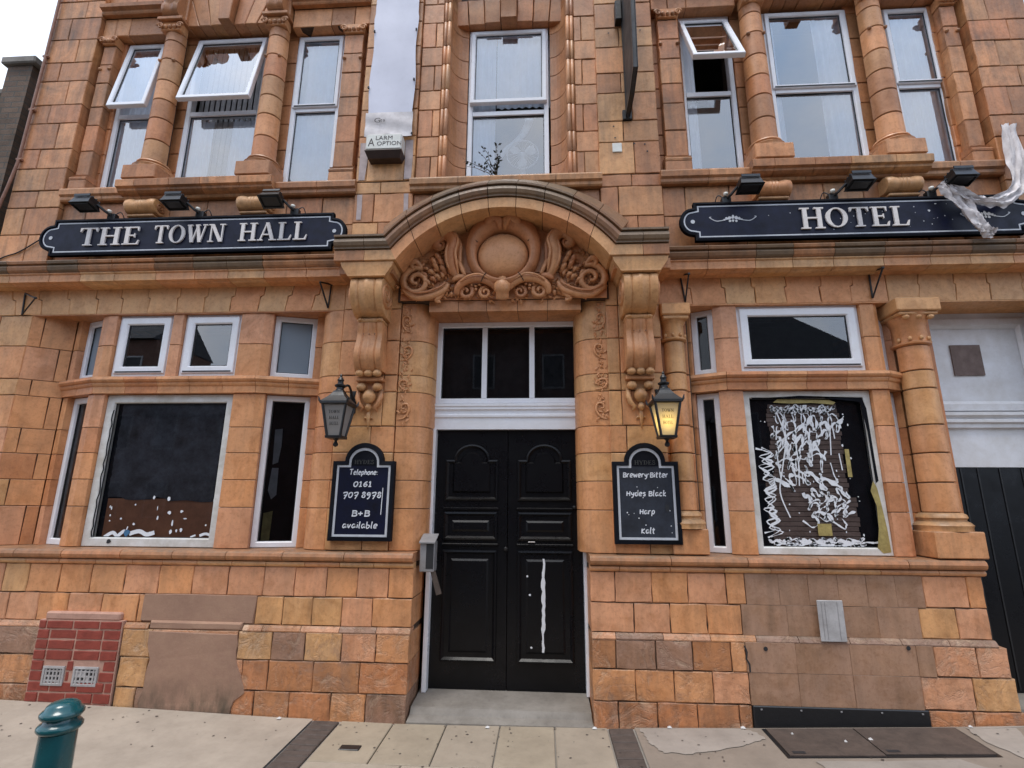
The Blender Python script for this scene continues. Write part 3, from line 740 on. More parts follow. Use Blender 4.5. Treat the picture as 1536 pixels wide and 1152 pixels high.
# --- ground-floor bays
BAND = [(-.25, 2.562), (.022, 2.562), (.022, 2.622), (.034, 2.632), (.040, 2.648), (.036, 2.66), (.052, 2.668), (.062, 2.684), (.058, 2.704), (.045, 2.716), (-.25, 2.722)]
def bay(A, B, C, E, wl, wr, cwin, tops, side, nm):
    """A-B left cant, B-C front, C-E right cant; wl/wr window spans on the cants, cwin front window, tops the upper lights"""
    fl, ff, fq = frame_ab(A, B), frame_ab(B, C), frame_ab(C, E)
    LA = (Vector(B)-Vector(A)).length; LC = (Vector(E)-Vector(C)).length
    pt = lambda P_, Q_, d: lerp(P_, Q_, d/(Vector(Q_)-Vector(P_)).length)
    zl = [1.208, 1.55, 1.785, 2.02, 2.25, 2.562]; zu = [2.722, 3.03, 3.336]
    def post(path, z0, z1, zs):
        c = plan_core('mullion', path, z0, z1, .14)
        plan_courses(path, zs, c, ['orange', 'pink', 'orange', 'red'], .28, th=.06)
    # corner posts, jambs
    for z0, z1, zs, c0, c1 in ((1.2, 2.565, zl, cwin[0], cwin[1]), (2.72, 3.338, zu, tops[0][0], tops[-1][1])):
        post([pt(A, B, wl[1]), B, (c0, B[1])], z0, z1, zs)
        post([(c1, C[1]), C, pt(C, E, wr[0])], z0, z1, zs)
        post([A, pt(A, B, wl[0])], z0, z1, zs)
        post([pt(C, E, wr[1]), E], z0, z1, zs)
    for (a, b_), (c, d) in zip(tops, tops[1:]): post([(b_, B[1]), (c, B[1])], 2.72, 3.338, zu)
    # transom band
    pts = [A, B, C, E]; ds = [(Vector(pts[i+1])-Vector(pts[i])).normalized() for i in range(3)]
    nn = [Vector((d.y, -d.x)) for d in ds]
    def mit(i):
        if i == 0: return nn[0]
        if i == 3: return nn[2]
        q = nn[i-1]+nn[i]; return q/q.dot(nn[i])
    bcore = OB('transom_band', plan([(A[0], A[1]+.02), (B[0], B[1]+.02), (C[0], C[1]+.02), (E[0], E[1]+.02)], 2.566, 2.715, .2, 0, 0), 'mortar', H)
    for i in range(3):
        P_, Q_ = Vector(pts[i]), Vector(pts[i+1]); L = (Q_-P_).length; k = max(1, round(L/.30))
        for j in range(k):
            t0, t1 = j/k, (j+1)/k; p, q = P_.lerp(Q_, t0), P_.lerp(Q_, t1)
            o0 = mit(i) if j == 0 else nn[i]; o1 = mit(i+1) if j == k-1 else nn[i]; g = ds[i]*.002
            TB('band_block', sweep(BAND, [(p.x+g.x, p.y+g.y, o0.x, o0.y), (q.x-g.x, q.y-g.y, o1.x, o1.y)]), bcore, ['orange', 'orange', 'red'], .3)
    # soffit over the cants
    TB('soffit', plan([(A[0]-.30 if A[0] < -3 else A[0]-.22, .004), (E[0]+.28, .004)], 3.332, 3.352, .30, 0, 0), bcore, ['orange', 'brown'], .3)
    ws = .055
    o1 = window('narrow canted window on left side of the %s bay' % nm, fl, wl[0], wl[1], 1.212, 2.556, ws, t=side[0], pane=side[2])
    o2 = window('narrow canted window on right side of the %s bay' % nm, fq, wr[0], wr[1], 1.212, 2.556, ws, t=side[1], pane=side[3])
    o3 = window('small upper light on left cant of the %s bay' % nm, fl, wl[0], wl[1], 2.728, 3.33, ws, t=side[0], pane=side[4])
    o4 = window('small upper light on right cant of the %s bay' % nm, fq, wr[0], wr[1], 2.728, 3.33, ws, t=side[1], pane=side[5])
    return fl, ff, fq
LA_, LB_, LC_, LE_ = (-4.613, .19), (-4.145, .02), (-2.60, .02), (-2.07, .175)
fl, ff, fq = bay(LA_, LB_, LC_, LE_, (.085, .405), (.085, .465), (-4.035, -2.815), [(-4.05, -3.50), (-3.39, -2.83)], (.055, .05, 'dark_glass', 'dark_glass', 'frosted_pane', 'frosted_pane'), 'left')
RA_, RB_, RC_, RE_ = (1.29, .165), (1.585, .02), (2.90, .02), (3.13, .15)
gl, gf, gq = bay(RA_, RB_, RC_, RE_, (.065, .255), (.05, .20), (1.722, 2.778), [(1.728, 2.782)], (.052, .045, 'dark_glass', 'dark_glass', 'dark_glass', 'dark_glass'), 'right')
Y0 = .055
for a, b_ in ((-4.05, -3.50), (-3.39, -2.83)):
    window('upper light in front of left bay with thick white sash', F0, a, b_, 2.728, 3.334, Y0, .04, sashes=[(a+.028, b_-.028, 2.758, 3.31, 0, .072)], pane='low_glass')
window('wide upper light of the right bay reflecting the roof across the street', F0, 1.728, 2.782, 2.728, 3.338, Y0, .04, sashes=[(1.758, 2.752, 2.768, 3.31, 0, .075)], pane='low_glass')
wl_ = window('boarded main window of left bay with peeling white frame', F0, -4.035, -2.815, 1.212, 2.556, Y0, .075, 'old_white', pane='board_glass')
wr_ = window('main window of right bay blacked out and scrawled with white paint', F0, 1.722, 2.778, 1.212, 2.556, Y0, .06, 'old_white', pane='board_glass')

# ------------------------------------------------------------------ contents of the ground-floor windows
YB = Y0+.034
blk = OB('black_backing', fbox(F0, -3.965, -2.885, YB+.022, YB+.028, 1.28, 2.485), 'black_paint', wl_)
# pleated black blind with a ragged lower edge
V, F = [], []; nx = 24; nzr = 26
for j in range(nzr+1):
    for i in range(nx+1):
        x = -3.905+(.99)*i/nx; zt = 2.48; zb_ = 1.615+.006*sin(i*.8)+(.025 if 10 < i < 14 else 0)-.02*(i/nx)+.015*(i < 4)
        z = zt+(zb_-zt)*j/nzr; y = YB+.012-.007*(j % 2)-.003*sin(j*.9+i*.2); V.append((x, y, z))
for j in range(nzr):
    for i in range(nx): a = j*(nx+1)+i; F.append((a, a+1, a+nx+2, a+nx+1))
simple('blind_black', (.050, .054, .070), .8, .35, 8, spec=.3, bmp=.2)
OB('blind', (V, F), 'blind_black', wl_, smooth=True, fix=False)
OB('inner_board', fbox(F0, -3.90, -2.89, YB+.016, YB+.020, 1.285, 1.62), 'brown_board', wl_)
def blob(x, z, r_, y, k=9, asp=1.):
    n0 = 0; V = [(x+r_*R.uniform(.7, 1.15)*cos(2*pi*i/k), y, z+r_*asp*R.uniform(.7, 1.15)*sin(2*pi*i/k)) for i in range(k)]; return V, [tuple(range(k))]
sp = []
for (px, py, r_, asp) in [(254, 748, .018, 1.2), (232, 746, .011, 1.6), (255, 769, .017, 1), (273, 767, .016, .8), (237, 777, .009, 2), (237, 762, .004, 5), (259, 785, .010, 3), (278, 778, .017, .35), (204, 757, .008, 1), (182, 778, .009, 1.1), (309, 788, .009, 1), (168, 762, .007, 2.4), (166, 773, .007, 1.4), (165, 781, .007, 1), (322, 750, .008, 3.2), (256, 798, .014, 1.4), (272, 795, .014, 1.2), (201, 786, .012, 1), (226, 800, .03, .6), (265, 796, .009, 1.5), (166, 760, .006, 2)]:
    x, z = U(px, py, YB); sp.append(blob(x, z, r_, YB-.0045-R.random()*.001, 9, asp))
tag(OB('paint_flecks', join(*sp), 'paint_white', wl_, fix=False), kind='stuff')
sp = [ribbon(smooth_path([U(*q, Y0) for q in P_], 4), wd, YB-.006) for P_, wd in [
    ([(152, 806), (165, 799), (172, 804), (182, 797), (188, 802)], .03), ([(190, 801), (205, 797), (216, 802), (228, 799)], .035),
    ([(296, 804), (306, 801), (318, 806)], .022), ([(185, 797), (188, 790)], .01), ([(282, 806), (290, 803)], .014)]]
for q in sp: OB('paper_scrap', q, 'paint_white', wl_, fix=False)
simple('blue_scrap', (.05, .16, .30), .6, .2, 20, bmp=0)
OB('blue_scrap', blob(*U(191, 799, YB), .03, YB-.0075, 8, 1.1), 'blue_scrap', wl_, fix=False)
OB('dark_tear', blob(*U(163, 812, Y0), .022, Y0-.003, 8, .9), 'gasket', wl_, fix=False)
sp = [ribbon(smooth_path([(-3.958+R.uniform(-.004, .012), 1.29+i*.045) for i in range(26)], 2), .012, Y0-.0015) for _ in range(1)]
OB('ragged_edge', join(*sp), 'black_paint', wl_, fix=False)
# right bay: black paint, shutter slats and white scrawl
bb = OB('black_backing', fbox(F0, 1.775, 2.725, YB+.010, YB+.014, 1.262, 2.505), 'black_paint', wr_)
x0, x1, z0, z1 = 1.93, 2.52, 1.275, 2.45
for k in range(30):
    z = z0+k*(z1-z0)/30; OB('shutter_slat', cbox(x0+.012*sin(k*.9)-.06*(k < 14), x1+.01*sin(k*1.7)+.05*(k < 10), YB+.004, YB+.0105, z+.001, z+.037, .003), 'slat', wr_)
yy = YB-.0035; sp = []
rs = random.Random(5)
def scrawl(cx, cz, wd, ht, loops, th, ph):
    P_ = []; k = loops*9
    for i in range(k):
        t = i/k
        P_.append((cx+wd*(t-.5)+.35*wd/loops*sin(t*loops*6.28*1.0+ph)+rs.uniform(-.008, .008), cz+ht*(.5*sin(t*loops*6.28+ph*1.7)+.35*sin(t*loops*2.2+ph))+rs.uniform(-.012, .012)))
    return ribbon(smooth_path(P_, 4), th, 0, rough=1.3)
def put(VF):
    global yy
    yy -= .00012; sp.append(([(v[0], yy, v[2]) for v in VF[0]], VF[1]))
for i in range(8):
    cz = 2.33-i*.078+rs.uniform(-.02, .02); put(scrawl(2.22+rs.uniform(-.07, .07), cz, rs.uniform(.36, .55), rs.uniform(.05, .14), rs.randint(3, 7), rs.uniform(.011, .026), rs.uniform(0, 6)))
for i in range(5):
    cz = 1.66-i*.05; put(scrawl(2.36+rs.uniform(-.06, .06), cz+.02, .34, rs.uniform(.04, .09), rs.randint(3, 5), rs.uniform(.012, .02), rs.uniform(0, 6)))
for i in range(4): put(scrawl(2.24+rs.uniform(-.05, .05), 1.285+i*.014, rs.uniform(.6, .85), .012, rs.randint(4, 9), .022, i*2.))
for i in range(60): put(blob(rs.uniform(1.83, 2.62), rs.uniform(1.27, 2.42), rs.uniform(.003, .009), 0, 7, rs.uniform(.7, 2.)))
for j in range(3):           # vertical zig-zag on the left
    P_ = [(1.855+.015*j+(.05 if i % 2 else -.03)+rs.uniform(-.03, .03), 2.08-.02*j-i*.044+rs.uniform(-.015, .015)) for i in range(17)]; put(ribbon(smooth_path(P_, 4), .014, 0, rough=1.2))
for i in range(16):          # drips
    x = rs.uniform(1.95, 2.5); z = rs.uniform(1.7, 2.35); put(ribbon([(x, z), (x+rs.uniform(-.02, .02), z-rs.uniform(.08, .25))], .009, 0))
put(ribbon(smooth_path([(2.0, 2.38), (2.05, 2.15), (2.0, 1.9), (1.96, 1.7), (2.02, 1.5)], 5), .010, 0))
put(scrawl(2.22, 2.41, .55, .018, 12, .014, 0)); put(scrawl(2.2, 2.385, .50, .02, 15, .016, 1.))
put(ribbon([(2.28, 2.47), (2.45, 2.46)], .012, 0))
OB('paint_scrawl', join(*sp), 'paint_white', wr_, fix=False)
sp = []
for P_ in ([(1.98, 2.46), (2.02, 2.49), (2.20, 2.485), (2.45, 2.48), (2.50, 2.46), (2.48, 2.44), (2.30, 2.455), (2.12, 2.45)], rect(2.52, 2.555, 1.83, 2.06), rect(2.225, 2.335, 1.36, 1.455), [(1.75, 1.225), (1.80, 1.22), (1.80, 1.255), (1.75, 1.27)]):
    yy -= .0004; OB('tape_patch', ([(x, yy, z) for x, z in P_], [tuple(range(len(P_)))]), 'tape_yellow', wr_, fix=False)
P_ = [(2.70, 1.80), (2.725, 1.74), (2.74, 1.60), (2.755, 1.42), (2.76, 1.24), (2.70, 1.23), (2.66, 1.27), (2.69, 1.42), (2.70, 1.60), (2.67, 1.72)]
OB('tape_patch', ([(x, Y0-.002, z) for x, z in P_], [tuple(range(len(P_)))]), 'tape_yellow', wr_, fix=False)
P_ = [(1.79, 2.50), (2.71, 2.495), (2.735, 2.40), (2.742, 1.9), (2.745, 1.80), (2.72, 1.78), (2.715, 2.2), (2.69, 2.46), (2.2, 2.515), (1.80, 2.49)]
OB('black_smear', ([(x, Y0-.0018, z) for x, z in P_], [tuple(range(len(P_)))]), 'black_paint', wr_, fix=False)
# cant windows: dark boards and hoardings behind the glass
for fr, a, b_, nm in ((fl, .10, .39, 'peeling_film'), (fq, .10, .455, 'dark_board'), (gl, .08, .24, 'dark_board'), (gq, .06, .19, 'dark_board')):
    OB(nm, fbox(fr, a, b_, .13, .14, 1.22, 2.55), 'black_paint' if nm == 'dark_board' else 'slat', H)
sp = [([fq(x, .128-.0004*i, z) for x, z in P_], [tuple(range(len(P_)))]) for i, P_ in enumerate([
    [(.17, 2.25), (.235, 2.26), (.24, 2.10), (.225, 1.95), (.18, 1.93)], [(.18, 1.90), (.235, 1.90), (.24, 1.66), (.20, 1.62), (.165, 1.70)]])]
OB('scrap_poster', join(*sp), 'wood_grey', H, fix=False)
OB('scrap_poster', ([fq(x, .127, z) for x, z in [(.15, 1.50), (.225, 1.52), (.22, 1.27), (.15, 1.24)]], [(0, 1, 2, 3)]), 'tape_yellow', H, fix=False)
sp = [ribbon(smooth_path([(.15+.05*sin(k*2.1+i), 2.5-k*.12) for k in range(7)], 4), .03, .128-.0005*i, fl) for i in range(4)]
OB('film_shreds', join(*sp), 'wood_grey', H, fix=False)
# dark-coloured sheet standing in for the unlit rooms behind the ground floor
OB('dark_room_sheet', join(box(XL+.1, 3.3, 1.4, 1.42, .9, 3.6)), 'dark_backing', H)

# ------------------------------------------------------------------ joggled lintel band
def joggle(x0, x1, n_, z0, z1, Y, par, lean=0., cx=None):
    xs = [x0+(x1-x0)*i/n_+(R.uniform(-.02, .02) if 0 < i < n_ else 0) for i in range(n_+1)]
    zm = (z0+z1)/2
    def edge(x, e):
        if e: return [(x, z0), (x, z1)]
        d = (x-cx)*lean if cx is not None else 0.; j = .010 if x > (cx or 0) else -.010
        if abs(x-(cx or 0)) < .1: j = .012
        return [(x-d*.5, z0), (x-d*.1-j, zm-.006), (x+d*.1+j, zm+.006), (x+d*.5, z1)]
    for i in range(n_):
        a = edge(xs[i], i == 0); b_ = edge(xs[i+1], i == n_-1)
        TB('lintel_block', pblock(b_[::1]+a[::-1], 0, .12, .004, .0025), par, LTK, .16)
lb0 = core('lintel_band', [box(XL+.01, -1.83, .012, .5, 3.345, 3.9)]); lb = core('lintel_band', [box(1.05, XR-.01, .012, .5, 3.345, 3.9)])
joggle(XL, -1.832, 13, 3.338, 3.655, 0, lb0, .06, -3.6)
joggle(1.047, 3.03, 7, 3.338, 3.655, 0, lb, .06, 2.24); joggle(3.03, XR, 6, 3.338, 3.655, 0, lb, -.06, 4.0)
TB('soffit', box(3.34, XR, .004, .45, 3.331, 3.3445), lb, ['orange', 'buff'], .2)
# --- cornice
COR = [(.0, 3.59), (.10, 3.59), (.125, 3.60), (.165, 3.605), (.165, 3.672), (.178, 3.680), (.178, 3.692), (.192, 3.698), (.205, 3.710), (.214, 3.738), (.206, 3.756), (.196, 3.762), (.222, 3.768), (.228, 3.790), (.215, 3.802), (.0, 3.832)]
cn = core('cornice', [box(XL+.01, -1.84, -.08, .2, 3.62, 3.80), box(1.07, XR-.01, -.08, .2, 3.62, 3.80)])
for x0, x1 in ((XL, -1.80), (1.09, XR)):
    xs = splitx(x0, x1, .36, 40)
    for a, b_ in zip(xs, xs[1:]):
        TB('cornice_block', mould([(.0, 3.59), (.10, 3.59), (.125, 3.60), (.165, 3.605), (.165, 3.672), (.178, 3.680), (.178, 3.690), (.0, 3.690)], a, b_), cn, LTK+['orange'], .35)
        TB('cornice_roll', mould([(.0, 3.692), (.18, 3.692), (.192, 3.698), (.205, 3.710), (.214, 3.738), (.206, 3.756), (.196, 3.762), (.222, 3.768), (.228, 3.790), (.215, 3.802), (.0, 3.832)], a, b_), cn, ['soot', 'dark', 'brown'], .6)
# --- door hood: straight shoulders and a segmental arch, mitred
RI, ZC = 1.12, 3.01; AX = -.345
HP = [(.05, 0.), (.355, 0.), (.37, .006), (.37, .098), (.362, .106), (.385, .112), (.385, .122), (.40, .135), (.408, .165), (.40, .195), (.385, .21), (.41, .214), (.41, .232), (.385, .242), (.06, .50), (.05, .50)]
hood = OB('door_hood', box(-1.80, 1.04, .06, .4, 3.64, 4.64), 'mortar', H)
def aend(d): return math.asin((3.65+d-ZC)/(RI+d))
NA = 9
HP1 = [(.05, 0.), (.355, 0.), (.37, .006), (.37, .098), (.362, .106), (.05, .106)]
HP2 = [(.05, .109), (.385, .109), (.385, .122), (.40, .135), (.408, .165), (.40, .195), (.385, .21), (.41, .214), (.41, .232), (.385, .242), (.06, .50), (.05, .50)]
for HP, nm, keys, gr_ in ((HP1, 'voussoir', ['orange', 'buff', 'orange', 'yellow'], .22), (HP2, 'hood_roll', ['soot', 'dark', 'soot'], .55)):
    for i in range(NA):
        V = []; n_ = len(HP); sub = 6
        for s in range(sub+1):
            for o_, d in HP:
                a0 = aend(d); a = a0+(pi-2*a0)*(i+s/sub)/NA
                if 0 < i and s == 0: a += .0024
                if i < NA-1 and s == sub: a -= .0024
                V.append((AX+(RI+d)*cos(a), -o_, ZC+(RI+d)*sin(a)))
        F = []
        for s in range(sub):
            for k in range(n_): q = (k+1) % n_; F.append((s*n_+k, s*n_+q, (s+1)*n_+q, (s+1)*n_+k))
        F += [tuple(range(n_)), tuple(sub*n_+k for k in range(n_))]
        TB(nm, (V, F), hood, keys, gr_, smooth=25)
    for sg in (-1, 1):
        for j, (xa, xb) in enumerate(((None, 1.20), (1.20, 1.47 if sg < 0 else 1.42))):
            V = []; n_ = len(HP); zz = lambda d: 3.65+d if d < .3 else 4.01
            for o_, d in HP: V.append((AX+sg*((RI+d)*cos(aend(d)) if xa is None else xa+.004), -o_, zz(d)))
            for o_, d in HP: V.append((AX+sg*xb, -o_, zz(d)))
            F = [(k, (k+1) % n_, n_+(k+1) % n_, n_+k) for k in range(n_)]+[tuple(range(n_)), tuple(n_+k for k in range(n_))]
            TB('shoulder_block', (V, F), hood, ['olive', 'brown', 'buff'] if nm == 'voussoir' else keys, .45)
for sg in (-1, 1):
    x0, x1 = sorted((AX+sg*.96, AX+sg*1.44))
    TB('bed_block', box(x0, x1, -.30, .02, 3.56, 3.649), hood, ['brown', 'orange'], .4)
# --- console brackets
def loftx(sections):                                 # sections: list of rings of points
    V = []; F = []; n_ = len(sections[0])
    for s in sections: V += s
    for i in range(len(sections)-1):
        for k in range(n_): q = (k+1) % n_; F.append((i*n_+k, i*n_+q, (i+1)*n_+q, (i+1)*n_+k))
    F += [tuple(range(n_)), tuple((len(sections)-1)*n_+k for k in range(n_))]
    return V, F
def console(cx):
    # flared cap
    b0 = lambda h, o_, z: [(cx-h, 0, z), (cx-h, -o_, z), (cx+h, -o_, z), (cx+h, 0, z)]
    c = TB('console', loftx([b0(.155, .335, 3.515), b0(.165, .345, 3.52), b0(.175, .345, 3.535), b0(.225, .352, 3.61), b0(.235, .354, 3.646)]), H, ['buff'], .3)
    prof = [(-.30, 3.515), (-.325, 3.49), (-.335, 3.44), (-.33, 3.38), (-.31, 3.32), (-.275, 3.265), (-.225, 3.225), (-.18, 3.208), (-.15, 3.20)]
    prof2 = [(-.165, 3.155), (-.160, 3.10), (-.150, 3.05), (-.165, 2.98), (-.19, 2.90), (-.185, 2.82), (-.15, 2.76), (-.11, 2.72)]
    def fluted(pr, hw0, hw1, name, dep=.012):
        pr = [tuple(q) for q in smooth_path(pr, 3)]; rings = []
        us = [-1, -.96, -.80, -.62, -.56, -.50, -.44, -.16, -.10, 0, .10, .16, .44, .50, .56, .62, .80, .96, 1]
        dp = [1.2, .3, 0, 0, .6, 1, .3, .0, -.5, -.7, -.5, 0, .3, 1, .6, 0, 0, .3, 1.2]
        for i, (y, z) in enumerate(pr):
            t = i/(len(pr)-1); hw = hw0+(hw1-hw0)*t
            rings.append([(cx+u*hw, y+d*dep, z+d*dep*.2) for u, d in zip(us, dp)]+[(cx+hw, .0, z), (cx-hw, .0, z)])
        return TB(name, loftx(rings), c, ['buff', 'orange'], .3, smooth=30)
    fluted(prof, .148, .138, 'scroll'); fluted(prof2, .112, .128, 'lower_scroll')
    TB('collar', lathe((cx-.11, -.165, 3.178), [(.001, 0), (.02, 0), (.022, .01)], 8) if False else cbox(cx-.115, cx+.115, -.175, 0, 3.158, 3.198, .012), c, ['buff'], .3)
    for sg in (-1, 1):                                # side volutes
        sp_ = [(cx+sg*.142, -.20+(.012+.012*i*.42)*cos(i*.55), 3.40+(.012+.012*i*.42)*sin(i*.55)) for i in range(24)]
        TB('volute', tube(sp_, [.012+.0004*i for i in range(24)], 6), c, ['orange'], .3, smooth=True)
        TB('rosette', lathe((cx+sg*.085, -.17, 3.162), [(.004, 0), (.02, .006), (.022, .018), (.012, .03)], 10), c, ['buff'], .3, smooth=True)
    for k in range(3): TB('bead', lathe((cx-.05+k*.05, -.163, 3.04), [(.002, 0), (.007, .004), (.007, .012), (.002, .016)], 8), c, ['brown'], .6, smooth=True)
    # foot leaves, mask and pendant
    for k in (-1, 0, 1):
        TB('foot_leaf', lathe((cx+k*.078, -.11, 2.672), [(.003, 0), (.036, .012), (.040, .035), (.028, .055), (.01, .066)], 12), c, ['buff'], .3, smooth=True)
    TB('shelf', cbox(cx-.122, cx+.122, -.085, 0, 2.640, 2.676, .006), c, ['orange'], .3)
    for sg in (-1, 1):
        TB('eye_scroll', lathe((cx+sg*.072, -.06, 2.555), [(.004, 0), (.036, .012), (.044, .036), (.034, .062), (.006, .074)], 12), c, ['buff'], .25, smooth=True)
        TB('side_leaf', tube([(cx+sg*.10, -.03, 2.57), (cx+sg*.105, -.045, 2.50), (cx+sg*.085, -.05, 2.44), (cx+sg*.05, -.045, 2.41), (cx+sg*.075, -.04, 2.375)], [.02, .024, .022, .018, .006], 8), c, ['orange', 'buff'], .25, smooth=True)
    TB('mask', lathe((cx, -.045, 2.44), [(.004, 0), (.034, .014), (.056, .045), (.058, .08), (.040, .115), (.006, .135)], 14), c, ['buff'], .25, smooth=True)
    TB('chin', tube([(cx, -.05, 2.44), (cx, -.055, 2.405), (cx, -.045, 2.375)], [.02, .03, .01], 8), c, ['buff'], .25, smooth=True)
    TB('pendant', tube([(cx, -.03, 2.40), (cx, -.034, 2.33), (cx, -.03, 2.28), (cx, -.028, 2.225)], [.014, .02, .011, .005], 8), c, ['buff'], .25, smooth=True)
    for sg in (-1, 1): TB('pendant_leaf', tube([(cx, -.03, 2.31), (cx+sg*.03, -.032, 2.325), (cx+sg*.042, -.03, 2.305)], [.009, .011, .003], 6), c, ['buff'], .25, smooth=True)
console(-1.525); console(.835)
# --- tympanum with carved cartouche
YT = -.055
ty = core('tympanum', [box(-1.32, .60, YT+.012, .3, 3.395, 4.30)])
TYK = ['orange', 'red', 'orange']
def typanel(P_): TB('block', pblock(P_, YT, .05, .003, .002), ty, TYK, .25)
def arcz(x): return ZC+sqrt(max(0, (RI+.004)**2-(x-AX)**2))
XA, XB = -1.30, .585
typanel([(XA, 3.40), (-1.03, 3.40), (-1.03, 3.655), (XA, 3.655)])
typanel([(-1.03, 3.40), (-.345, 3.40), (-.345, 3.655), (-1.03, 3.655)]); typanel([(-.345, 3.40), (.35, 3.40), (.35, 3.655), (-.345, 3.655)])
typanel([(.35, 3.40), (XB, 3.40), (XB, 3.655), (.35, 3.655)])
for a, b_ in ((-1.265, -.345), (-.345, .575)):
    P_ = [(a, 3.655), (b_, 3.655)]+[(b_+(a-b_)*i/12, arcz(b_+(a-b_)*i/12)+.01) for i in range(13)]
    P_ = [p for i, p in enumerate(P_) if i < 2 or p[1] > 3.66]; typanel(P_)
OX, OZ = -.352, 3.805
def ell(cx, cz, a, b_, y, n_=36, t0=0., t1=2*pi, yb=0.): return [(cx+a*cos(t0+(t1-t0)*i/n_), y, cz+b_*sin(t0+(t1-t0)*i/n_)) for i in range(n_+1)]
# domed shield
V = [(OX, YT-.135, OZ)]; F = []; K = 36
rings = [(.25, -.133), (.5, -.125), (.75, -.108), (.93, -.085), (1, -.05)]
for f_, yo in rings:
    for k in range(K): a = 2*pi*k/K; V.append((OX+.232*f_*cos(a), YT+yo, OZ+.222*f_*sin(a)*(1.06 if sin(a) < 0 else .96)))
for k in range(K): F.append((0, 1+k, 1+(k+1) % K))
for r_ in range(4):
    for k in range(K): F.append((1+r_*K+k, 1+(r_+1)*K+k, 1+(r_+1)*K+(k+1) % K, 1+r_*K+(k+1) % K))
car = TB('cartouche', (V, F), H, ['orange'], .12, smooth=True)
# broad closed rim around the shield, taller at the crown
V = []; F = []; K = 48; PRF = [(.0, -.045), (.10, -.105), (.32, -.125), (.60, -.105), (.88, -.085), (1.0, -.055), (1.03, .0)]
for k in range(K):
    a = 2*pi*k/K
    for d, yo in PRF:
        xi, zi = .236*cos(a), .226*sin(a)*(1.06 if sin(a) < 0 else .96); xo, zo = .345*cos(a), .085+.36*sin(a)
        if sin(a) < 0: zo = .085+.405*sin(a)
        V.append((OX+xi+(xo-xi)*d, YT+yo-(.035*max(0, sin(a))*(d > .3) if d < 1.02 else 0), OZ+zi+(zo-zi)*d))
n_ = len(PRF)
for k in range(K):
    for i in range(n_-1): q = (k+1) % K; F.append((k*n_+i, k*n_+i+1, q*n_+i+1, q*n_+i))
TB('rim', (V, F), car, ['orange', 'red'], .2, smooth=True)
for a in (25, 155, 235, 305):
    a = radians(a); OB('rim_joint', tube([(OX+(.24+d*.10)*cos(a), YT-.128+.05*abs(d-.35), OZ+(.23+d*.11)*sin(a)+.06*max(0, sin(a))*d) for d in (.1, .35, .65, .95)], .004, 5), 'mortar', car)
